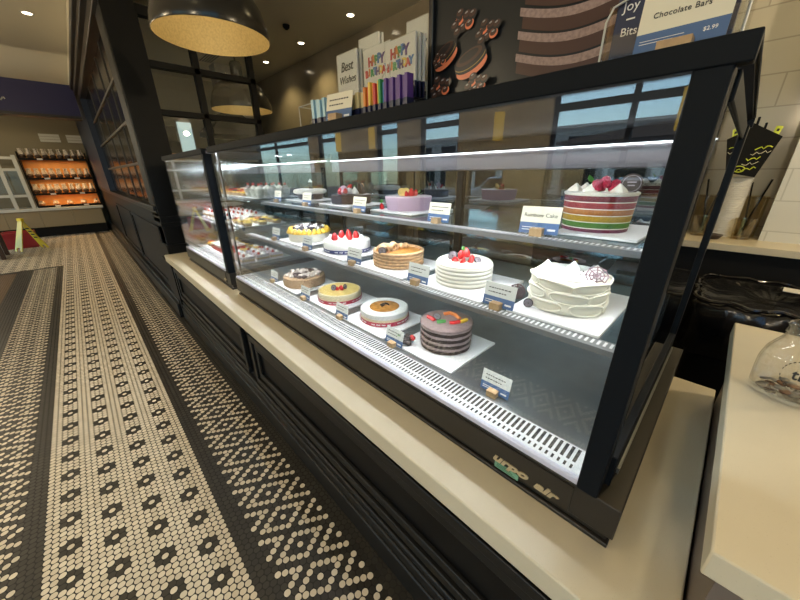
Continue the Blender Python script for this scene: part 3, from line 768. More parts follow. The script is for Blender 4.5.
board(-.575, .878, MID, 'white square board under the ridged white cake', .27, .27)
t = cake('ridged_cream_cake', 'white cream cake with combed rings under heaped strawberries', -.590, .872, MID)
pr = []
for k in range(5):
    z = .0128 * k; pr += [(.0922, z), (.0945, z + .0025), (.0955, z + .0060), (.0945, z + .0095), (.0926, z + .0122)]
pr += [(.093, .066), (.088, .072), (.080, .075), (.076, .074), (.072, .076), (.064, .076), (.058, .070), (0, .068)]
obj('body', MB().lathe(pr, 64), 'cream', t)
for k, (a, b, h) in enumerate(((-.030, -.012, 0), (-.008, -.026, 0), (.018, -.020, 0), (.026, .004, 0), (-.012, .008, .004), (.006, -.006, .014), (.004, .016, .012))):
    (half_berry if k < 4 else strawberry)(t, (a, b, .068 + h), .016, k * 1.1)
leaf(t, (-.004, .008, .100), .013, .4, 1.0); leaf(t, (.002, .010, .100), .011, 2.4, .8)
cookie(t, (-.038, .012, .080), .017, -.5, 1.1); cookie(t, (.042, -.012, .074), .013, .6, .9, 'chocolate_disc')

board(-.252, .920, MID, 'white square board under the ruffled white cake', .225, .335)
t = cake('ruffled_cream_cake', 'ivory cake with petal ruffled cream side and chocolate web lattices', -.266, .896, MID)
pr = []
for lo in (0, .0295, .0590):
    pr += [(.0915, lo + .001), (.0952, lo + .007), (.0958, lo + .015), (.0950, lo + .023), (.0925, lo + .0285)]
obj('body', MB().lathe(pr + [(.088, .0905), (.080, .091), (0, .089)], 96, fn=lambda a, z: 1 + .012 * math.sin(5 * a + 40 * z) * math.sin(3 * a)), 'ivory_cream', t, angle=80)
RR = random.Random(5)
for row, (z, off) in enumerate(((.0172, .05), (.0450, .55), (.0735, .20))):
    for k in range(6):
        a = off + 2 * PI * k / 6 + RR.uniform(-.08, .08); hw = .50 + RR.uniform(-.03, .05); hh = .0135 + RR.uniform(-.001, .0015); ph = RR.uniform(-.12, .12)
        pts = []; rad = []
        for q in range(28):
            u = 2 * PI * q / 28
            cu, su = math.copysign(abs(math.cos(u)) ** .75, math.cos(u)), math.copysign(abs(math.sin(u)) ** .8, math.sin(u))
            aa = a + hw * cu; rr = .0958 + .0012 * su + .0012 * math.sin(5 * aa + 40 * z) * math.sin(3 * aa)
            pts.append((rr * math.cos(aa), rr * math.sin(aa), z + hh * su + ph * .03 * cu)); rad.append(.0026 + .0012 * max(0, su) + .0008 * math.sin(3 * u + k))
        obj('piped_petal', MB().tube(pts, rad, 7, True), 'ivory_cream', t, angle=80)
w = MB()
for (a, rr, h) in ((2.75, .066, .030), (1.45, .040, .030), (-1.35, .030, .034), (.45, .066, .028), (-2.4, .052, .022)):
    dollop(w, (rr * math.cos(a), rr * math.sin(a), .084), .020, h)
w.lathe([(.088, .086), (.086, .093), (.078, .094), (.072, .091), (.05, .094), (.03, .092), (0, .095)], 60, fn=lambda a, z: 1 + .03 * math.sin(5 * a + 90 * z))
obj('cream_peaks', w, 'white_cream', t)
def web(p, c, r, rz, tilt):
    w = MB(); X = T(*c, rz=rz) @ Matrix.Rotation(tilt, 4, 'X')
    for k in range(4):
        a = PI * k / 4; w.tube([(-r * math.cos(a), -r * math.sin(a), 0), (r * math.cos(a), r * math.sin(a), 0)], .0017, 6, mtx=X)
    for q in (.35, .65, .95): w.tube([(r * q * math.cos(PI * k / 4), r * q * math.sin(PI * k / 4), 0) for k in range(8)], .0016, 6, True, X)
    obj('chocolate_web', w, 'web', p)
web(t, (.058, -.052, .104), .026, .1, .85); web(t, (-.122, -.050, .032), .022, .15, 1.35)
cookie(t, (-.086, -.074, .0135), .0125, .1, 1.45)
w = MB()
for k in range(9): w.ball((R.uniform(-.05, .03), R.uniform(-.07, -.02), R.uniform(.106, .112) - .006), .0019, n=8, m=6)
obj('chocolate_beads', w, 'choc', t)

# --- top shelf
board(-2.00, 1.127, TOP, 'white square board under the cream capped dark cake', .26, .25)
t = cake('cream_capped_cake', 'dark cake under a spilling white cream cap with chocolate stick', -2.02, 1.127, TOP)
obj('base', MB().lathe([(.070, 0), (.078, .004), (.088, .036), (.0, .036)], 48), 'choc', t)
obj('cream_cap', MB().lathe([(.090, .033), (.104, .040), (.106, .052), (.098, .062), (.070, .066), (0, .064)], 56, fn=lambda a, z: 1 + .05 * math.sin(6 * a)), 'cream', t)
w = MB(); w.tube([(.0, .0, .06), (.0, .0, .105)], .005); w.tube([(.014, 0, .06), (.010, 0, .115)], .004); obj('chocolate_stick', w, 'choc', t)
w = MB(); dollop(w, (.006, 0, .104), .012, .022); obj('cream_tip', w, 'white_cream', t)

board(-1.53, 1.112, TOP, 'white square board under the wide chocolate cake', .30, .26)
t = cake('chocolate_ganache_cake', 'dark chocolate cake topped with strawberry, macaron and wafer shards', -1.545, 1.115, TOP)
obj('body', MB().lathe([(.108, 0), (.111, .003), (.111, .042), (.107, .046), (0, .046)], 60), 'choc_sponge', t)
obj('ganache', MB().lathe([(.1085, .043), (.109, .047), (.104, .049), (0, .049)], 56), 'choc', t)
w = MB(); X = T(-.035, -.03, .066, rx=1.1, rz=-.4)
w.lathe([(0, 0), (.020, .001), (.024, .006), (.021, .009), (.023, .013), (.024, .016), (.020, .022), (0, .024)], 24, mtx=X); obj('macaron', w, 'lilac', t)
strawberry(t, (-.058, -.035, .049), .020, 0, .2); strawberry(t, (-.010, .020, .075), .016, 1, .6); half_berry(t, (-.030, -.055, .062), .017)
w = MB(); w.ball((-.008, .0, .062), .020); dollop(w, (.022, -.005, .048), .022, .040); obj('cream_swirl', w, 'white_cream', t)
for k, (a, b, rz, m) in enumerate(((.050, .0, .3, 'choc'), (.062, .02, -.5, 'crepe'), (.072, -.012, .8, 'choc'))):
    obj('wafer_shard', MB().prism([(-.014, 0), (.014, 0), (.010, .05), (-.004, .06)], .003, T(a, b, .048, rx=1.3, rz=rz)), m, t)
leaf(t, (.018, .015, .085), .012, -.8, .6)

board(-1.045, 1.09, TOP, 'white square board under the lilac cake', .27, .27)
t = cake('lilac_mousse_cake', 'smooth lilac pink cake with lemon slices and strawberry on top', -1.058, 1.083, TOP)
obj('body', MB().lathe([(.096, 0), (.098, .002), (.107, .055), (.105, .058), (.100, .058)], 64), 'lilac', t)
obj('glaze', MB().lathe([(.1005, .0575), (.1005, .0588), (0, .0592)], 56), 'lilac_top', t)
for k, (a, b, rz) in enumerate(((-.030, .0, .3), (-.012, .012, -.3))):
    w = MB(); w.lathe([(.018, 0), (.0195, .001), (.0195, .005), (.018, .006)], 24, mtx=T(a, b, .073, rx=1.15, rz=rz)); obj('lemon_slice', w, 'lemon', t)
strawberry(t, (.012, -.010, .058), .019, .3, .2); half_berry(t, (.030, .004, .066), .017, .4); strawberry(t, (-.006, -.022, .058), .013, .9, -.3)
leaf(t, (.044, .006, .070), .014, -.7, .7); leaf(t, (.050, -.004, .064), .012, -1.4, .5)
t = thing('berry_garnish', 'red berry and green leaf lying left of the lilac cake', 'garnish', (-1.150, 1.004, TOP + .0085))
strawberry(t, (0, 0, 0), .015, 0, .25, 'berry'); leaf(t, (-.004, -.004, .027), .016, .6, .8); leaf(t, (.002, .0, .027), .013, -.8, .7)

board(-.245, 1.078, TOP, 'white square board under the rainbow cake', .20, .29)
t = cake('rainbow_cake', 'tall rainbow layer cake with raspberries and cream peaks on top', -.277, 1.054, TOP)
z = 0
for k, (m, h) in enumerate((('r_violet', .011), ('r_green', .0165), ('r_yellow', .0175), ('r_orange', .0165), ('r_scarlet', .0175), ('r_red', .0170))):
    r0 = .0825 + z * .07
    obj('sponge', MB().lathe([(r0, z), (r0 + .0006, z + .001), (r0 + .0012, z + h - .0025), (r0 + .0008, z + h - .0015)], 56), m, t)
    obj('cream_layer', MB().lathe([(r0, z + h - .0022), (r0 + .0014, z + h - .0020), (r0 + .0014, z + h + .0002), (r0, z + h + .0006)], 56), 'cream', t)
    z += h
obj('top_cream', MB().lathe([(.089, z), (.0918, z + .001), (.0918, z + .005), (.088, z + .007), (0, z + .007)], 56), 'cream', t)
obj('collar_film', MB().lathe([(.0890, 0), (.0940, .106), (.0936, .106), (.0886, 0)], 64, loop=True), 'film', t)
w = MB()
for k in range(6): a = 2 * PI * k / 6 + .15; dollop(w, (.064 * math.cos(a), .064 * math.sin(a), z + .006), .019, .023)
obj('cream_peaks', w, 'cream', t)
for k, (a, b) in enumerate(((-.014, -.058), (.006, -.044), (.030, -.040), (-.006, -.028))):
    w = MB()
    for q in range(4):
        for s_ in range(8): w.ball((.0105 * math.cos(s_ * PI / 4 + q * .4) * (1 - .16 * q), .0105 * math.sin(s_ * PI / 4 + q * .4) * (1 - .16 * q), .006 * q + .004), .0055, n=7, m=5)
    w.ball((0, 0, .024), .006, n=7, m=5); bm_ = w
    o = obj('raspberry', w, 'raspberry', t); o.location = (a, b, z + .010 + (k == 1) * .008)
w = MB(); w.k = 0; X = T(.064, -.034, z + .028, rx=1.45, rz=.05); w.lathe([(.024, -.002), (.025, -.001), (.025, .001), (.024, .002)], 30, mtx=X); w.k = 1
w.tube([(.020 * math.cos(a * PI / 10), .020 * math.sin(a * PI / 10), .0021) for a in range(20)], .0008, 5, True, X)
w.box(-.010, .010, .002, .005, .0018, .0026, X); w.box(-.008, .008, -.006, -.003, .0018, .0026, X)
obj('chocolate_medallion', w, ['choc', 'oreo_mark'], t); leaf(t, (-.026, -.020, z + .030), .018, .6, .8)

# ------------------------------------------------------------------ price cards
def price_card(x, y, z, label, sc_=1.15, txt=None, rz=.0, m='grey_card', grp='small price cards in the near case'):
    t = thing('price_card', label, 'price card', (x, y, z), rz, grp)
    s = sc_; X = T(0, .006 * s, 0, rx=-.20)
    w = MB(); w.k = 0; w.box(-.040 * s, .040 * s, -.0008, .0008, .027 * s, .060 * s, X); w.k = 1; w.box(-.040 * s, .040 * s, -.0008, .0008, .004 * s, .027 * s, X)
    w.k = 3
    for k in range(2): w.box(-.034 * s, (.006 - .012 * k) * s, -.0012, -.0007, (.016 - .005 * k) * s, (.0175 - .005 * k) * s, X)
    w.box(.018 * s, .034 * s, -.0012, -.0007, .011 * s, .015 * s, X)
    w.k = 2
    if txt: w.add_mesh(text_mesh(txt, .0115 * s, extrude=.0004), X @ T(0, -.0012, .042 * s, rx=PI / 2))
    else:
        for k in range(2):
            x_ = -.030 * s
            while x_ < (.026 - .014 * k) * s:
                l_ = R.uniform(.003, .007) * s; w.box(x_, x_ + l_, -.0012, -.0007, (.046 - .010 * k) * s, (.0485 - .010 * k) * s, X); x_ += l_ + .0022 * s
    obj('card', w, [m, 'blue_card', 'ink', 'white_ink'], t)
    obj('wood_holder', MB().box(-.013 * s, .013 * s, -.010 * s, .012 * s, 0, .017 * s), 'wood_block', t, bevel=.001)
    return t
for x, y, l in ((-1.875, .733, 'price card at the left front of the nut crusted tart'), (-1.47, .722, 'price card in front of the lemon topped cheesecake'),
                (-1.135, .722, 'price card at the left front of the caramel centred cake'), (-.785, .722, 'price card at the left front of the naked chocolate cake'),
                (-.362, .735, 'lone price card on bare steel right of the chocolate cake')):
    price_card(x, y - .008, DECK, l)
for x, y, l in ((-1.80, .755, 'price card at the left front of the yellow rimmed cake'), (-1.43, .748, 'price card at the left front of the navy ribboned cake'),
                (-1.045, .748, 'price card between the navy ribboned and crepe cakes'), (-.690, .750, 'price card between the crepe cake and ridged white cake'), (-.392, .755, 'price card between the ridged white cake and ruffled cake')):
    price_card(x, y - .010, MID + .0003, l)
for x, y, l in ((-1.650, .905, 'price card at the left front of the wide chocolate cake'), (-1.168, .895, 'price card left of the lilac cake'), (-.712, .890, 'price card right of the lilac cake')):
    price_card(x, y - .024, TOP + .0003, l, m='ivory_card')
price_card(-2.03, .89, TOP + .0003, 'price card left of the cream capped dark cake', m='ivory_card')
price_card(-.362, .868, TOP + .0003, 'price card lettered Rainbow Cake left of the rainbow cake', 1.28, rz=.14, txt='Rainbow Cake', m='ivory_card')

# ------------------------------------------------------------------ small pastries in the far case
def tray(x, y, z, label, w=.30, d=.24):
    t = obj('serving_tray', MB().lathe([(.5, 0), (.52, .004), (.5, .006)], 4) if False else MB().box(-w / 2, w / 2, -d / 2, d / 2, 0, .006), 'board', bevel=.002); t.location = (x, y, z); tag(t, label, 'tray', 'trays in the far case')
lab = {('t', 0): 'upper shelf', ('m', 0): 'middle shelf', ('b', 0): 'bottom deck'}
def tart(x, y, z, lbl, grp):
    t = thing('fruit_tart', lbl, 'pastry', (x, y, z), R.random() * 6, grp)
    obj('crust', MB().lathe([(.028, 0), (.038, .022), (.034, .022), (0, .018)], 18, fn=lambda a, z: 1 + .03 * math.cos(14 * a)), 'crepe', t)
    w = MB(); w.ball((0, 0, .022), .030, 1, 1, .5); obj('custard', w, 'yellow_cream', t)
    w = MB()
    for k in range(5): w.ball((.015 * math.cos(k * 1.26), .015 * math.sin(k * 1.26), .036), .009)
    obj('berries', w, R.choice(['red', 'berry', 'orange_gel', 'cream', 'yellow_cream']), t); return t
def cup(x, y, z, lbl, grp):
    t = thing('cream_cup', lbl, 'pastry', (x, y, z), 0, grp)
    obj('paper_cup', MB().lathe([(.022, 0), (.036, .06), (.034, .06), (.020, .004)], 18), 'card_white', t)
    w = MB(); dollop(w, (0, 0, .048), .032, .040); obj('cream', w, R.choice(['cream', 'choc_cream']), t)
    w = MB(); w.ball((0, 0, .090), .010); obj('cherry', w, 'red', t); return t
def slice_(x, y, z, lbl, grp, m='white_cream'):
    t = thing('cake_slice', lbl, 'pastry', (x, y, z), R.uniform(-.15, .15), grp)
    w = MB()
    for k in range(3): w.k = k % 2; w.box(-.026, .026, -.045, .045, .014 * k, .014 * (k + 1))
    w.k = 0; w.box(-.026, .026, -.045, .045, .042, .048); obj('layers', w, [m, 'crepe'], t)
    strawberry(t, (0, -.022, .047), .012); w = MB(); dollop(w, (0, .012, .046), .018, .022); obj('cream', w, 'white_cream', t); return t
gx = [-3.34, -3.24, -3.14, -3.04, -2.94, -2.84, -2.74, -2.64, -2.54, -2.44]
tray(-3.10, 1.08, TOP, 'white tray under the tarts on the far case upper shelf', .62, .34); tray(-2.60, 1.08, TOP, 'white tray under the cream cups on the far case upper shelf', .34, .34)
for i, x in enumerate(gx):
    for k, y in enumerate((.955, 1.055, 1.155)):
        f = cup if i > 6 else tart
        f(x, y, TOP + .0065, 'small paper cup topped with cream on the far case upper shelf' if i > 6 else 'small fruit tart on the far case upper shelf', 'cream cups in the far case' if i > 6 else 'fruit tarts in the far case')
tray(-3.10, .93, MID, 'white tray under the strawberry slices on the far case middle shelf', .62, .34); tray(-2.60, .95, MID, 'white tray under the tarts on the far case middle shelf', .34, .34)
for i, x in enumerate(gx):
    for k, y in enumerate((.82, .93, 1.04)):
        if i < 7: slice_(x, y, MID + .0065, 'layered cream slice with strawberries on the far case middle shelf', 'cake slices on the far case middle shelf')
        else: tart(x, y + .01, MID + .0065, 'small fruit tart on the far case middle shelf', 'fruit tarts on the far case middle shelf')
tray(-3.10, .90, DECK, 'white tray under the red boxes on the far case bottom deck', .62, .36); tray(-2.60, .92, DECK, 'white tray under the slices on the far case bottom deck', .34, .40)
for i, x in enumerate(gx):
    for k, y in enumerate((.785, .895, 1.005)):
        if i in (2, 3, 4) and k < 2:
            t = thing('pastry_box', 'small red and white pastry box on the far case bottom deck', 'box', (x, y, DECK + .0065), .1, 'red pastry boxes in the far case')
            obj('carton', MB().box(-.036, .036, -.040, .040, 0, .040), 'c_red', t, bevel=.002); obj('lid', MB().box(-.037, .037, -.041, .041, .040, .056), 'card_white', t, bevel=.002)
        elif i > 6: slice_(x, y, DECK + .0065, 'layered cream slice with strawberries on the far case bottom deck', 'cake slices on the far case bottom deck', 'lilac_top')
        else: tart(x, y, DECK + .0065, 'small fruit tart on the far case bottom deck', 'fruit tarts on the far case bottom deck')

# ------------------------------------------------------------------ on top of the near case
ROOF = 1.6105
t = thing('poster_lightbox', 'black framed chocolate cake poster standing on the near case', 'poster', (-.45, .86, ROOF))
w = MB(); w.box(-.30, .30, -.012, .05, 0, .054); w.box(-.30, .30, -.012, .05, .60, .62); w.box(-.30, -.284, -.012, .05, .054, .60); w.box(.284, .30, -.012, .05, .054, .60)
obj('frame', w, 'poster_frame', t, bevel=.002)
w = MB(); names = ['poster_bg', 'p_brown', 'p_mauve', 'p_dark', 'p_orange', 'p_grey', 'p_gold', 'p_red']
yy = [-.0]
def disc(k, cx, cz, rx, rz, rot=0., n=36, a0=0, a1=2 * PI):
    w.k = k; yy[0] -= .00012
    pts = [(cx + rx * math.cos(a0 + (a1 - a0) * i / n) * math.cos(rot) - rz * math.sin(a0 + (a1 - a0) * i / n) * math.sin(rot), yy[0], cz + rx * math.cos(a0 + (a1 - a0) * i / n) * math.sin(rot) + rz * math.sin(a0 + (a1 - a0) * i / n) * math.cos(rot)) for i in range(n)]
    w.faces(pts, [tuple(range(n))])
def band(k, x0, x1, z0, z1, sag):
    """slab of a round layer seen from above: curved top and bottom edges"""
    w.k = k; yy[0] -= .00012; n = 24
    lo = [(x0 + (x1 - x0) * i / n, yy[0], z0 - sag * math.sin(PI * i / n)) for i in range(n + 1)]
    hi = [(x1 + (x0 - x1) * i / n, yy[0], z1 - sag * math.sin(PI * i / n)) for i in range(n + 1)]
    w.faces(lo + hi, [tuple(range(2 * n + 2))])
w.k = 0; w.box(-.284, .284, .001, .04, .054, .60)
for i in range(4):
    band(1, -.02 + .002 * i, .262 - .002 * i, .078 + .044 * i, .108 + .044 * i, .030); band(2, -.024, .266, .103 + .044 * i, .119 + .044 * i, .031)
band(1, -.02, .262, .254, .280, .030); disc(2, .121, .284, .143, .050); disc(1, .121, .287, .132, .044); disc(2, .121, .288, .126, .040)
for i in range(9): disc(3, .02 + .016 * i, .296 + .012 * math.sin(i * 2.1), .016, .013)
disc(6, .035, .272, .050, .010, .65); disc(7, .085, .300, .030, .020, .5); disc(7, .15, .312, .05, .02, .2)
def nuts(cx, cz, r):
    for i in range(9):
        a = i * 2.4; q = r * .75 * math.sqrt((i + .4) / 9)
        disc(4 if i % 4 == 1 else 3, cx + q * math.cos(a) * 1.2, cz + q * math.sin(a) * .8, r * .34, r * .26, .3); disc(1, cx + q * math.cos(a) * 1.2 - .001, cz + q * math.sin(a) * .8 + r * .06, r * .26, r * .18, .3); disc(5, cx + q * math.cos(a) * 1.2 - .002, cz + q * math.sin(a) * .8 + r * .14, r * .12, r * .05, .3)
def macaron(cx, cz, r, o):
    disc(4, cx + .004, cz - r * .26, r * .95, r * .42, o); disc(3, cx, cz - r * .02, r * .98, r * .42, o); disc(6, cx - .002, cz + r * .05, r * .94, r * .36, o)
    disc(3, cx - .003, cz + r * .12, r * .96, r * .40, o); disc(1, cx - .005, cz + r * .20, r * .80, r * .28, o); disc(3, cx - .006, cz + r * .24, r * .60, r * .18, o)
nuts(-.187, .222, .040); nuts(-.108, .182, .036); macaron(-.238, .160, .044, .45); macaron(-.150, .128, .052, .30)
nuts(-.255, .150, .026); nuts(-.250, .082, .040); nuts(-.125, .070, .036)
for i in range(4): disc(5, -.250 + .017 * i, .345, .006, .045, .1); disc(3, -.248 + .017 * i, .345, .0035, .040, .1)
disc(5, -.10, .345, .085, .034, .1); disc(0, -.10, .354, .078, .030, .1); disc(5, -.07, .40, .006, .04, -.2)
disc(5, -.065, .075, .05, .05, 0, 20, 3.4, 4.6)
obj('printed_picture', w, names, t, smooth=False)

# chocolate bars stand and its card
t = thing('chocolate_display', 'clear acrylic stand filled with navy chocolate bars on the near case', 'display', (-.145, .76, ROOF))
w = MB(); w.box(-.085, .085, -.052, -.049, 0, .060); w.box(-.085, .085, -.052, .052, 0, .003); w.box(-.085, -.082, -.052, .052, .003, .10); w.box(.082, .085, -.052, .052, .003, .10); w.box(-.085, .085, .050, .052, .003, .22)
obj('acrylic_tray', w, 'acrylic', t)
w = MB(); w.tube([(-.087, -.052, 0), (-.087, -.052, .080), (-.080, -.050, .098), (-.060, -.050, .104)], .0018); obj('edge_rod', w, 'white_metal', t)
obj('edge_rod', MB().tube([(.087, -.052, 0), (.087, -.052, .14)], .0018), 'white_metal', t)
for i, (x, m, lab_) in enumerate(((-.052, 'c_navy', 'navy chocolate bar half hidden at the left of the stand'), (.0, 'c_navy', 'navy chocolate bar behind the chocolate bars price card'), (.052, 'c_navy', 'navy chocolate bar at the right of the stand'))):
    t = thing('chocolate_bar', lab_, 'chocolate bar', (x - .145, .722, ROOF + .0035), 0, 'navy chocolate bars in the acrylic stand')
    obj('wrapper', MB().box(-.024, .024, -.006, .006, 0, .118), m, t, bevel=.001)
    w = MB(); w.k = 0; w.box(-.0235, .0235, -.0068, -.0062, .004, .024); w.k = 1
    for k in range(5): w.box(-.018 + .008 * k, -.013 + .008 * k, -.0072, -.0066, .011, .016)
    obj('paper_band', w, ['card_white', 'ink'], t)
    if i == 0:
        w = MB().add_mesh(text_mesh('Joy', .018, extrude=.0003), T(-.004, -.0066, .092, rx=PI / 2)); w.add_mesh(text_mesh('Bits', .016, extrude=.0003), T(-.001, -.0066, .058, rx=PI / 2)); w.box(-.008, .004, -.0068, -.0063, .074, .076)
        obj('wrapper_lettering', w, 'white_ink', t)
t = thing('chocolate_box', 'golden kraft chocolate carton standing at the back left of the stand', 'box', (-.185, .768, ROOF + .0035), 0)
w = MB(); w.k = 0; w.box(-.030, .030, -.012, .012, 0, .175); w.k = 1
for k in range(3): w.box(-.020 + .003 * k, .020 - .003 * k, -.0126, -.0119, .140 + .010 * k, .144 + .010 * k)
obj('carton', w, ['c_kraft', 'ink'], t, bevel=.001)
t = thing('price_card', 'large card lettered Chocolate Bars leaning before the acrylic stand', 'price card', (-.122, .664, ROOF), 0)
w = MB(); X = T(0, .006, 0, rx=-.10); w.k = 0; w.box(-.052, .052, -.0008, .0008, .040, .100, X); w.k = 1; w.box(-.052, .052, -.0008, .0008, .002, .040, X)
w.k = 2; w.add_mesh(text_mesh('Chocolate Bars', .0098, extrude=.0004, spacing=1.05), X @ T(-.004, -.0012, .060, rx=PI / 2))
w.k = 3; w.add_mesh(text_mesh('$2.99', .0068, extrude=.0004), X @ T(.034, -.0012, .029, rx=PI / 2)); w.box(-.046, .006, -.0013, -.0008, .0300, .0306, X); w.box(-.046, -.006, -.0013, -.0008, .0265, .0271, X)
obj('card', w, ['ivory_card', 'blue_card', 'ink', 'white_ink'], t)
obj('wood_holder', MB().box(-.020, .020, -.012, .014, 0, .022), 'wood_block', t, bevel=.001)

# cake toppers and candles in a white wire rack
t = thing('wire_rack', 'white wire rack holding cards and candles at the near case top', 'rack', (-1.03, .80, ROOF))
w = MB()
for z in (.004, .10): w.tube([(-.30, -.068, z), (.29, -.068, z), (.29, .035, z), (-.30, .035, z)], .0016, 6, True)
for x in (-.30, -.16, -.01, .145, .24, .29): w.tube([(x, -.068, .004), (x, -.068, .10), ], .0016, 6); w.tube([(x, .035, .004), (x, .035, .10)], .0016, 6)
w.tube([(.15, -.068, .06), (.24, -.068, .14), (.24, -.068, .004)], .0016, 6)
for x in (-.30, -.01, .29): w.tube([(x, -.068, .004), (x, .035, .004)], .0016, 6)
obj('wires', w, 'white_metal', t)
def topper(x, y, z, w_, h_, lines, cols, label, n=1, size=.032):
    for q in range(n):
        t = thing('cake_topper_pack', label if q == 0 else 'white topper pack standing behind the %s' % label.split(' pack')[0], 'card', (x + .004 * q, y + .013 * q, z), 0, 'packed cake toppers in the wire rack')
        w = MB(); w.k = 0; w.box(-w_ / 2, w_ / 2, -.003, .003, .040, h_); w.k = 1; w.box(-w_ / 2, w_ / 2, -.003, .003, 0, .040)
        w.k = 2
        for k in range(2):
            for e in range(5): w.box(-w_ * .38 + e * w_ * .13, -w_ * .38 + e * w_ * .13 + w_ * .09, -.0036, -.003, .024 - .010 * k, .027 - .010 * k)
        obj('backing_card', w, ['card_white', 'c_navy', 'white_ink'], t, bevel=.0006)
        obj('clear_sleeve', MB().box(-w_ / 2 - .001, w_ / 2 + .001, -.0052, -.0048, .0, h_ + .002), 'acrylic', t)
        if q == 0:
            for (s, zz, sh, ss) in lines:
                if len(cols) == 1:
                    obj('topper_lettering', MB().add_mesh(text_mesh(s, size * ss, shear=sh, extrude=.0006), T(0, -.0040, zz, rx=PI / 2)), cols[0], t)
                else:
                    L_ = len(s); st = w_ * .86 / 8
                    for c_i, ch in enumerate(s):
                        obj('topper_letter', MB().add_mesh(text_mesh(ch, size * ss, extrude=.0006, bold=.0016), T((c_i - (L_ - 1) / 2) * st, -.0040, zz + (c_i % 2) * .003, rx=PI / 2)), cols[c_i % len(cols)], t)
hb = ['c_red', 'c_orange', 'c_green', 'c_blue', 'c_purple', 'c_yellow', 'c_red', 'c_blue']
topper(-1.068, .790, ROOF + .052, .115, .183, (('Best', .142, .25, 1.25), ('Wishes', .104, .25, 1.0)), ['ink'], 'black lettered Best Wishes topper pack at the rack left', 3)
topper(-.905, .785, ROOF + .052, .128, .164, (('HAPPY', .126, 0, 1.05), ('BIRTHDAY', .096, 0, .80)), hb, 'rainbow lettered Happy Birthday topper pack left of its higher twin', 2)
topper(-.780, .765, ROOF + .052, .122, .150, (('HAPPY', .116, 0, 1.05), ('BIRTHDAY', .086, 0, .80)), hb, 'higher rainbow lettered Happy Birthday topper pack beside the poster', 3)
topper(-1.055, .880, ROOF + .052, .110, .245, (('Best', .190, .2, 1.1),), ['ink'], 'black lettered Best topper pack peeking behind the front row', 2)
topper(-.826, .885, ROOF + .052, .090, .235, (('HAPPY', .165, 0, .9),), ['c_navy'], 'navy lettered topper pack tallest beside the poster frame', 1)
w = MB(); w.box(-.27, .262, -.045, .12, .005, .051)
o = obj('riser_block', w, 'acrylic', t)
def candle(x, y, m, label, h=.105, wd=.010):
    t = thing('candle_pack', label, 'candle pack', (x, y, ROOF + .0065), 0, 'candle packs along the rack front')
    obj('candles', MB().box(-wd / 2, wd / 2, -.012, .012, .030, h), m, t, bevel=.001); obj('header', MB().box(-wd / 2 - .0005, wd / 2 + .0005, -.0125, .0125, 0, .030), 'c_navy', t)
seq = [('c_cyan', 'light blue', .021)] * 4 + [(None, '', .118)] + [('c_gold', 'gold', .020)] * 5 + [(m, n, .0115) for m, n in (('c_orange', 'orange'), ('c_red', 'red'), ('c_yellow', 'yellow'), ('c_orange', 'orange'), ('c_red', 'red'), ('c_yellow', 'yellow'), ('c_green', 'green'), ('c_blue', 'blue'))] + [('c_purple', 'purple', .0135)] * 7
nth = {}; tot = {}
for m, nm, p in seq: tot[nm] = tot.get(nm, 0) + 1
words_ = ['first', 'second', 'third', 'fourth', 'fifth', 'sixth', 'seventh']
xc = -1.165
for i, (m, nm, p) in enumerate(seq):
    if m:
        nth[nm] = nth.get(nm, 0) + 1
        candle(xc + p / 2, .700 + (.006 if i % 2 else 0), m, ('%s candle pack, %s of its colour from the left' % (nm, words_[nth[nm] - 1])) if tot[nm] > 1 else '%s candle pack, the only one of that colour' % nm, R.uniform(.078, .090) if m != 'c_gold' else R.uniform(.066, .074), p * .80)
    xc += p
price_card(-.952, .646, ROOF, 'ivory price card between the light blue and gold candles', 1.45, rz=.15, m='ivory_card')

# ------------------------------------------------------------------ service counter: tip jar
t = thing('glass_jar', 'clear glass tip jar with a printed round emblem and loose coins', 'jar', (.186, 1.048, .9785))
t.scale = (.68, .68, .90)
def sq(a, z):     # rounded square section below the neck
    k = min(1, max(0, (.165 - z) / .05)) if z > .11 else 1
    n = 4.5
    return 1 + k * (((abs(math.cos(a + .5)) ** n + abs(math.sin(a + .5)) ** n) ** (-1 / n)) - 1) * .55
obj('body', MB().lathe([(.0, .006), (.070, .004), (.079, .010), (.083, .030), (.084, .095), (.078, .125), (.062, .148), (.056, .158), (.055, .166), (.058, .168), (.058, .173), (.0555, .175), (.0555, .183), (.058, .185), (.058, .191), (.055, .193), (.052, .191), (.052, .160), (.058, .146), (.074, .122), (.080, .095), (.079, .030), (.074, .013), (.0, .010)], 72, fn=sq), 'jar', t, angle=60)
w = MB(); ex, ez = .034, .030
X = T(.0, 0, .088, rz=-.18) @ T(.016, -.0905, 0) @ Matrix.Scale(1.2, 4)
for i in range(26):
    a = 2 * PI * i / 26
    if i % 13 in (0,): continue
    w.box(-.0022, .0022, -.0006, .0004, -.0008, .0008, X @ T(ex * math.cos(a), 0, ez * math.sin(a), ry=-(a + PI / 2)))
w.add_mesh(text_mesh('tB', .032, extrude=.0005, bold=.0006), X @ T(0, 0, 0, rx=PI / 2))
obj('printed_emblem', w, 'ink', t)
for i in range(26):
    a = i * 2.4; rr = .041 * math.sqrt((i + .5) / 26)
    c = obj('coin', MB().lathe([(.0086, 0), (.0092, .0004), (.0092, .0014), (.0086, .0018)], 18), 'copper' if i % 3 == 0 else 'silver')
    c.location = (.186 + rr * math.cos(a), 1.048 + rr * math.sin(a), .9785 + .0105 + (i % 4) * .0036); c.rotation_euler = (R.uniform(-.3, .3), R.uniform(-.3, .3), 0)
    tag(c, 'copper coin lying in the glass jar' if i % 3 == 0 else 'silver coin lying in the glass jar', 'coin', 'copper coins in the jar' if i % 3 == 0 else 'silver coins in the jar')

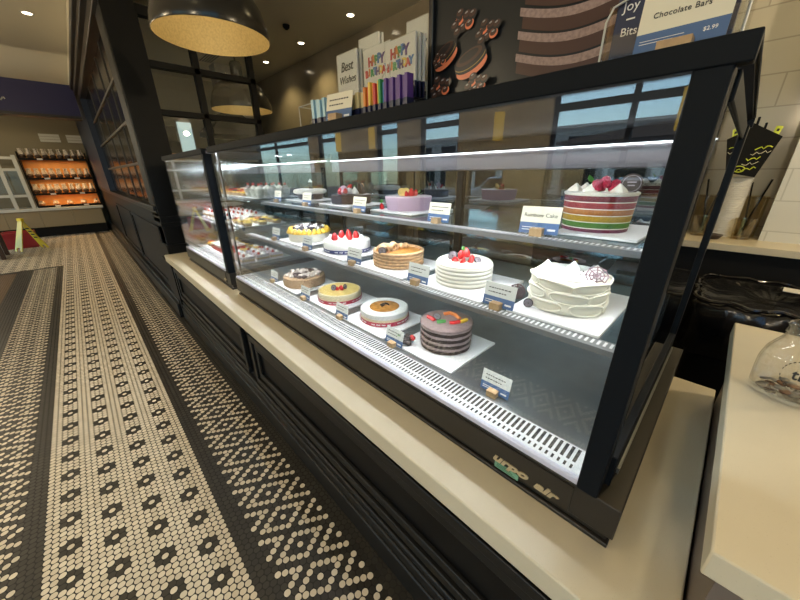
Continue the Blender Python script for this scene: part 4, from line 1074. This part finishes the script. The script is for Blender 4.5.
# ------------------------------------------------------------------ bin with black bag behind the service counter
t = thing('waste_bin', 'black bin wrapped in a crumpled black bag before the back counter', 'bin', (.30, 2.74, 0))
obj('body', MB().lathe([(.24, 0), (.30, .02), (.34, .70), (.33, .70), (.0, .68)], 40, fn=lambda a, z: (abs(math.cos(a)) ** 6 + abs(math.sin(a)) ** 6) ** (-1 / 6) * .95), 'black_soft', t)
def bagf(a, z): return ((abs(math.cos(a)) ** 6 + abs(math.sin(a)) ** 6) ** (-1 / 6)) * (.95 + .022 * math.sin(11 * a + z * 30) + .018 * math.sin(23 * a - z * 50) + .016 * math.sin(5 * a + z * 17) + .012 * math.sin(37 * a + z * 80))
obj('bin_bag', MB().lathe([(.352, .44), (.366, .46), (.362, .56), (.372, .66), (.366, .745), (.345, .775), (.315, .772), (.26, .755), (.16, .765), (.08, .745), (0, .75)], 96, fn=bagf), 'bin_bag', t, angle=80)
w = MB(); w.tube([(.363 * bagf(a * PI / 48, .72) * math.cos(a * PI / 48), .363 * bagf(a * PI / 48, .72) * math.sin(a * PI / 48), .782 + .006 * math.sin(a * .9)) for a in range(96)], .010, 6, True)
obj('bag_rim', w, 'bin_bag', t)
t = thing('paper_slip', 'pale paper slip lying across the crumpled black bin bag', 'paper', (.44, 2.86, .798), -.10)
obj('sheet', MB().box(-.12, .16, -.05, .05, .002, .005), 'card_white', t)

# ------------------------------------------------------------------ back counter things
def lid_stack(x, y, label, n=34):
    t = thing('lid_stack', label, 'stack of cups', (x, y, .9785), 0, 'white cup stacks on the back counter')
    pr = []
    for k in range(n):
        z = .0128 * k; pr += [(.072, z), (.078, z + .002), (.078, z + .0075), (.0705, z + .0095)]
    pr += [(.0, .0128 * n)]
    obj('cups', MB().lathe(pr, 36), 'card_white', t)
lid_stack(-.045, 3.60, 'tall white stack of cup lids below the black scribbled box')
t = thing('cup_sleeve_box', 'black tilted box with yellow scribbles above the cup stack', 'box', (-.02, 3.55, 1.425))
X = T(0, 0, 0, ry=.42)
FB = Matrix(((1, 0, 0, 0), (0, 0, -1, 0), (0, 1, 0, 0), (0, 0, 0, 1)))
w = MB()
quad = [(-.068, .014), (.051, -.010), (.110, .245), (-.060, .345)]; inn = [(-.060, .022), (.045, .0), (.102, .25), (-.053, .34)]
for (ya, yb) in ((-.075, -.068), (.068, .075)): w.prism(quad, yb - ya, T(0, yb, 0) @ FB)
for k in (0, 1, 3):
    p, q = quad[k], quad[(k + 1) % 4]; pi_, qi = inn[k], inn[(k + 1) % 4]; w.prism([p, q, qi, pi_], .136, T(0, .068, 0) @ FB)
obj('box', w, 'black_soft', t)
X = T(-.005, 0, -.06, ry=.12)
w = MB(); w.k = 0
for i in range(5):
    z0 = .09 + i * .036; pts = [(-.06 + .013 * q + i * .010, -.0765, z0 + .009 * math.sin(q * 2.3 + i) + .004 * q) for q in range(8 - i % 3)]
    w.k = i % 2; w.tube(pts, .0022 if i % 2 else .0032, 5, mtx=X)
w.k = 0; w.tube([(.06 * math.cos(a / 2) * .5 - .05, -.0765, .10 + .02 * math.sin(a / 2)) for a in range(13)], .003, 5, mtx=X)
obj('scribbles', w, ['lime', 'ivory_card'], t)
t2 = thing('highlighter', 'yellow marker sticking out of the black box', 'marker', (-.02, 3.55, 1.425))
w = MB(); w.box(.004, .038, -.040, .0, .045, .322, T(0, 0, 0, ry=.19)); obj('barrel', w, 'lime', t2, bevel=.006)
w = MB(); w.box(.016, .028, -.0405, -.040, .290, .306, T(0, 0, 0, ry=.19)); obj('mark', w, 'ink', t2)
for i, (x, nm) in enumerate(((-.01, 'dark pen standing tallest in the black box'), (.035, 'dark pen beside the yellow marker'))):
    t2 = thing('pen', nm, 'pen', (-.02, 3.55, 1.425)); w = MB(); w.box(x - .030, x - .016, .025, .04, .035, .385 - .04 * i); obj('barrel', w, 'black_metal', t2, bevel=.004)
for i, (x, y, nm) in enumerate(((.085, 3.70, 'smoky amber canister at the back, left of the tile panel'), (.075, 3.52, 'smoky amber tumbler in front of the canister'))):
    t = thing('canister', nm, 'canister', (x, y, .9785))
    if i == 0:
        obj('body', MB().lathe([(.060, 0), (.066, .004), (.072, .30), (.068, .30), (.062, .008), (0, .008)], 28), 'amber', t)
        w = MB(); w.tube([(-.02, 0, .01), (.045, 0, .42)], .006); obj('spoon', w, 'black_soft', t); w = MB(); w.tube([(.0, -.02, .01), (-.05, -.02, .40)], .005); obj('straw', w, 'black_soft', t)
    else:
        obj('body', MB().lathe([(.048, 0), (.052, .003), (.062, .15), (.059, .15), (.048, .006), (0, .006)], 28), 'amber', t)
t = thing('napkin_tray', 'low brown tray left of the amber tumbler', 'tray', (-.09, 3.42, .9785)); obj('dish', MB().lathe([(.055, 0), (.075, .03), (.070, .03), (0, .006)], 28), 'choc', t)

# ------------------------------------------------------------------ pendants and ceiling fittings
def pendant(x, y, z, r, label):
    t = thing('pendant_lamp', label, 'lamp', (x, y, z))
    k = r / .30
    obj('shade', MB().lathe([(.300 * k, 0), (.302 * k, .004), (.296 * k, .06 * k), (.272 * k, .14 * k), (.225 * k, .215 * k), (.155 * k, .268 * k), (.075 * k, .293 * k), (.04 * k, .298 * k)], 64, caps=False), 'pendant', t, angle=70)
    obj('shade_lining', MB().lathe([(.298 * k, .001), (.292 * k, .06 * k), (.268 * k, .138 * k), (.221 * k, .211 * k), (.152 * k, .263 * k), (.0, .290 * k)], 64, caps=False), 'gold', t, angle=70)
    obj('cap', MB().lathe([(.055 * k, .296 * k), (.058 * k, .30 * k), (.058 * k, .42 * k), (.045 * k, .44 * k), (0, .445 * k)], 28), 'pendant', t)
    obj('cord', MB().cyl((0, 0, .44 * k), .006, 3.5 - z - .44 * k, 10), 'black_soft', t)
    obj('bulb', MB().ball((0, 0, .225 * k), .040), 'bulb', t)
    l = bpy.data.lights.new('pendant_bulb', 'POINT'); l.energy = 1.7; l.color = (1., .80, .55); l.shadow_soft_size = .05
    lo = bpy.data.objects.new('pendant_bulb', l); C.objects.link(lo); lo.location = (x, y, z + .15 * k)
pendant(-2.39, .82, 2.2, .305, 'large black dome pendant with gold lining above the near case')
pendant(-4.60, 1.76, 2.2, .345, 'black dome pendant hanging behind the dark lattice screen')
spots = []
def down(x, y, label, power=60, grp=None):
    t = thing('ceiling_light', label, 'ceiling light', (x, y, 3.5), 0, grp)
    obj('trim_ring', MB().lathe([(.048, -.004), (.066, -.006), (.070, 0), (.048, 0)], 28, loop=True), 'white_plastic', t)
    obj('lens', MB().cyl((0, 0, -.004), .047, .003, 28), 'lamp_glow', t)
    l = bpy.data.lights.new('ceiling_spot', 'SPOT'); l.energy = power; l.color = (1., .77, .37); l.spot_size = 2.1; l.spot_blend = .6; l.shadow_soft_size = .05
    lo = bpy.data.objects.new('ceiling_spot', l); C.objects.link(lo); lo.location = (x, y, 3.485)
for x, y, l_ in ((-7.32, .17, 'small round ceiling light above the aisle floor'), (-4.42, 3.37, 'round ceiling light nearest the cake poster'), (-5.80, 3.36, 'middle round ceiling light along the back wall'), (-7.14, 3.33, 'farthest round ceiling light along the back wall')):
    down(x, y, l_, 30)
for i, (x, y) in enumerate(((-4.6, -.5), (-2.6, -.3), (-.9, -.55), (1.5, -.4), (-1.6, 2.5), (.4, 3.0), (-10.4, -.6), (-12.0, -.8), (-2.4, -2.4), (-6.0, -2.4))):  # unseen downlights added to raise the overall brightness
    down(x, y, 'unseen round ceiling light added to brighten the shop floor', 30, 'ceiling lights above the shop')
for i, (x, y) in enumerate(((-9.5, -2.6), (-6.5, -2.6), (-3.0, -2.6), (.6, -2.3), (1.7, 2.3))):  # out-of-view globes added as fill light for the ceiling
    t = thing('fill_globe_lamp', 'unseen opal globe lamp added to brighten the ceiling', 'lamp', (x, y, 2.60), 0, 'added opal globe lamps over the shop floor')
    obj('globe', MB().ball((0, 0, 0), .14, n=24, m=14), emission('opal_globe%d' % i, (1., .80, .52), 2.0), t)
    obj('cap', MB().cyl((0, 0, .12), .05, .06), 'black_soft', t); obj('cord', MB().cyl((0, 0, .18), .006, .72, 8), 'black_soft', t)
    l = bpy.data.lights.new('globe_fill', 'POINT'); l.energy = 90; l.color = (1., .80, .52); l.shadow_soft_size = .15
    lo = bpy.data.objects.new('globe_fill', l); C.objects.link(lo); lo.location = (x, y, 2.40); lo.data.shadow_soft_size = .05
t = thing('ceiling_sprinkler', 'small black dome fitting on the ceiling beside the pendant', 'sprinkler', (-7.09, 3.82 - .05, 3.5))
t.location = (-5.32, 2.865, 3.5)
obj('dome', MB().lathe([(.050, 0), (.045, -.03), (.02, -.055), (0, -.06)], 20), 'black_soft', t)
t = thing('ceiling_vent', 'small grey slotted ceiling vent seen through the screen', 'vent', (-7.6, 2.45, 3.5)); w = MB()
w.box(-.3, .3, -.12, .12, -.01, 0); obj('frame', w, 'white_metal', t)
for k in range(5): obj('slat', MB().box(-.27, .27, -.10 + .045 * k, -.085 + .045 * k, -.014, -.010), 'black_soft', t)

# ------------------------------------------------------------------ bakery at the far end
w = MB(); w.box(-9.35, -9.05, -4.0, .46, 2.50, 3.0)
struct('wall_fascia', w, 'fascia_blue', smooth=False)
w = MB(); w.box(-9.35, -9.03, -4.0, .46, 2.455, 2.50); struct('trim_4', w, 'bronze', smooth=False)
t = thing('fascia_lettering', 'white lettering on the navy fascia above the bakery', 'sign', (-9.045, -.60, 2.74))
for k, (y, z, s) in enumerate(((-.10, .06, .10), (-.02, -.02, .08), (.08, .04, .07), (.14, -.06, .05))):
    w = MB(); w.tube([(0, y + s * .5 * math.cos(a), z + s * .5 * math.sin(a * 1.5)) for a in (0, .8, 1.6, 2.4, 3.2, 4.0, 5.0)], .009, 6); obj('letter_stroke', w, 'white_ink', t)
t = thing('bakery_counter', 'tan panelled bakery counter with pale ledge at the aisle end', 'counter', (-12.4, -1.3, 0))
for k in range(5): obj('front_panel', MB().box(-.55, 0, -1.30 + .60 * k, -.705 + .60 * k, .24, .645), 'tan_panel', t, smooth=False)
obj('kick', MB().box(-.5, -.06, -1.3, 1.70, 0, .24), 'black_soft', t, smooth=False)
obj('ledge', MB().box(-.6, .05, -1.32, 1.75, .645, .715), 'white_metal', t, bevel=.006)
t = thing('bread_rack', 'warm lit wooden bread rack full of bagged loaves', 'rack', (-12.42, -.17, .715))
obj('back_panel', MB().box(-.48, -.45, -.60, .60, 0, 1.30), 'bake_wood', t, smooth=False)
for y in (-.62, .60): obj('side_panel', MB().box(-.48, -.05, y, y + .02, 0, 1.32), 'black_soft', t, smooth=False)
lv = (.04, .34, .71, 1.16)
for z in lv:
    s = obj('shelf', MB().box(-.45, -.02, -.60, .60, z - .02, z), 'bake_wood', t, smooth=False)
    obj('shelf_lip', MB().box(-.02, .0, -.60, .60, z - .035, z + .015), 'black_soft', s, smooth=False)
    for q, y in enumerate((-.3, .25)): obj('shelf_ticket', MB().box(.0, .006, y, y + .10, z - .03, z + .01), 'card_white', s, smooth=False)
for z in lv[1:]:
    l = bpy.data.lights.new('rack_light', 'AREA'); l.shape = 'RECTANGLE'; l.size = .05; l.size_y = 1.1; l.energy = 5.5; l.color = (1., .58, .22)
    lo = bpy.data.objects.new('rack_light', l); C.objects.link(lo); lo.location = (-12.50, -.17, .715 + z - .03)
for r_, z in enumerate(lv):
    for k in range(9):
        if r_ == 0 and k % 2: continue
        y = -.53 + k * .132
        dark = r_ != 0
        t = thing('bagged_loaf', ('bagged brown loaf on the low bread rack shelf', 'bagged dark loaf on the third bread rack shelf', 'bagged dark loaf on the second bread rack shelf', 'bagged dark loaf along the bread rack top')[r_], 'bread', (-12.57, -.17 + y, .715 + z + .001), 0, ('loaves on the low rack shelf', 'loaves on the third rack shelf', 'loaves on the second rack shelf', 'loaves on the rack top')[r_])
        h = .11 if r_ else .06
        obj('loaf', MB().ball((0, 0, h * .5), .062, 1.6, 1.0, h * .5 / .062), 'choc_bread' if dark else 'bread', t)
        w = MB(); w.lathe([(.055, h * .7), (.052, h * 1.25), (.034, h * 1.7), (.046, h * 2.1), (.0, h * 1.9)], 12, fn=lambda a, z, k=k: 1 + .25 * math.sin(5 * a + k)); obj('bag', w, 'bag', t)
for k, y in enumerate((-.11, .40)):
    t = thing('menu_sign', 'white ribbed menu strip on the tan wall, %s' % ('nearer the rack middle' if k == 0 else 'next to the blue panel'), 'sign', (-13.07, y, 2.40))
    for q in range(3): obj('strip', MB().box(-.03, .0, -.19, .19, -.09 + .065 * q, -.035 + .065 * q), 'white_metal', t)
t = thing('sneeze_guard', 'white framed glass guard at the left of the bread rack', 'display guard', (-12.40, -1.02, 0))
for y in (.17, -.12): obj('upright', MB().box(-.03, .03, y - .035, y + .035, .716, 1.95), 'white_metal', t, bevel=.004)
for z in (1.88, 1.62, 1.02): obj('rail', MB().box(-.02, .02, -1.2, .135, z - .03, z + .03), 'white_metal', t, bevel=.004)
obj('pane', MB().box(-.004, .004, -1.2, .135, 1.05, 1.59), 'window_glass', t, smooth=False)

# wet floor sign, crate and display table at the left edge
t = thing('wet_floor_sign', 'yellow folding wet floor sign beside the bakery counter', 'floor sign', (-10.35, -.98, 0), .62)
for s, nm in ((1, 'front_board'), (-1, 'back_board')):
    X = T(0, 0, .62, ry=-.26 * s) if False else Matrix.Translation((0, 0, .62)) @ Matrix.Rotation(s * .36, 4, 'X')
    w = MB(); w.k = 0; w.prism([(-.10, -.655), (-.05, -.655), (-.04, -.58), (.04, -.58), (.05, -.655), (.10, -.655), (.055, 0), (-.055, 0)], .014, X @ T(0, 0, 0, rx=PI / 2, rz=0))
    w.k = 1
    if s:
        for k in range(4): w.box(-.05, .05, -.0155 if s > 0 else .001, -.014 if s > 0 else .002, -.20 - .07 * k, -.17 - .07 * k, X)
    obj(nm, w, ['yellow_plastic', 'ink'], t)
w = MB(); w.box(-.06, .06, -.03, .03, .60, .66); obj('handle', w, 'yellow_plastic', t, bevel=.01)
t = thing('plastic_crate', 'dark red plastic crate behind the yellow floor sign', 'crate', (-10.9, -1.12, 0))
w = MB(); w.box(-.2, .2, -.27, .22, 0, .02); w.box(-.2, -.18, -.27, .22, .02, .34); w.box(.18, .2, -.27, .22, .02, .34); w.box(-.18, .18, -.27, -.25, .02, .34); w.box(-.18, .18, .20, .22, .02, .34)
obj('body', w, 'crate_red', t, bevel=.008)
t = thing('display_table', 'grey topped wooden table at the left edge near the bakery', 'table', (-9.75, -1.52, 0))
obj('tabletop', MB().box(-.35, .35, -.45, .30, .70, .75), 'white_metal', t, bevel=.006)
obj('apron', MB().box(-.30, .30, -.40, .25, .58, .70), 'bread', t, smooth=False)
for a in (-.26, .26):
    for b in (-.36, .21): obj('leg', MB().box(a - .03, a + .03, b - .03, b + .03, 0, .58), 'choc_bread', t, bevel=.004)
t = thing('wicker_basket', 'low brown basket standing under the grey topped table', 'basket', (-9.75, -1.58, 0))
obj('body', MB().lathe([(.13, 0), (.17, .20), (.16, .20), (.12, .01), (0, .01)], 20), 'bread', t)

# ------------------------------------------------------------------ light
def area(name, loc, sx, sy, e, col, rot=(0, 0, 0)):
    l = bpy.data.lights.new(name, 'AREA'); l.shape = 'RECTANGLE'; l.size = sx; l.size_y = sy; l.energy = e; l.color = col
    o = bpy.data.objects.new(name, l); C.objects.link(o); o.location = loc; o.rotation_euler = rot
CW = (.93, .97, 1.0)
for (x0, x1, f) in ((-2.16, -.09, 1.0), (-3.47, -2.35, 1.25)):
    xc, L_ = (x0 + x1) / 2, x1 - x0
    area('case_top_lamp', (xc, .633, 1.582), L_, .012, 11 * f, CW, (.62, 0, 0))
    area('case_rear_lamp', (xc, 1.378, 1.55), L_, .012, 3 * f, CW, (-.7, 0, 0))
    area('shelf_lamp', (xc, .734, 1.090), L_, .012, 4.4 * f, CW, (.04, 0, 0))
    area('shelf_lamp', (xc, .860, 1.278), L_, .012, 3.6 * f, CW, (.1, 0, 0))
w = bpy.data.worlds.new('sky'); sc.world = w; w.use_nodes = True
nt = w.node_tree; bg = nt.nodes['Background']
sky = nt.nodes.new('ShaderNodeTexSky'); sky.sky_type = 'NISHITA'; sky.sun_disc = False; sky.sun_elevation = math.radians(38); sky.sun_rotation = math.radians(200)
sky.air_density = 1.0; sky.dust_density = 1.5
tint = nt.nodes.new('ShaderNodeMix'); tint.data_type = 'RGBA'; tint.blend_type = 'MULTIPLY'; tint.inputs[0].default_value = 1; tint.inputs[7].default_value = (.52, .80, 1., 1)
nt.links.new(sky.outputs[0], tint.inputs[6]); nt.links.new(tint.outputs[2], bg.inputs['Color']); bg.inputs['Strength'].default_value = .42
sun = bpy.data.lights.new('sun', 'SUN'); sun.energy = 7.0; sun.angle = .02; so = bpy.data.objects.new('sun', sun); C.objects.link(so); so.rotation_euler = (math.radians(-50), 0, math.radians(20))
sc.view_settings.view_transform = 'Standard'; sc.view_settings.look = 'None'; sc.view_settings.exposure = 0.0; sc.view_settings.gamma = 1.0
sc.cycles.max_bounces = 10; sc.cycles.transparent_max_bounces = 24; sc.cycles.sample_clamp_indirect = 4.0
sc.cycles.use_denoising = True
sc.cycles.caustics_reflective = False; sc.cycles.caustics_refractive = False
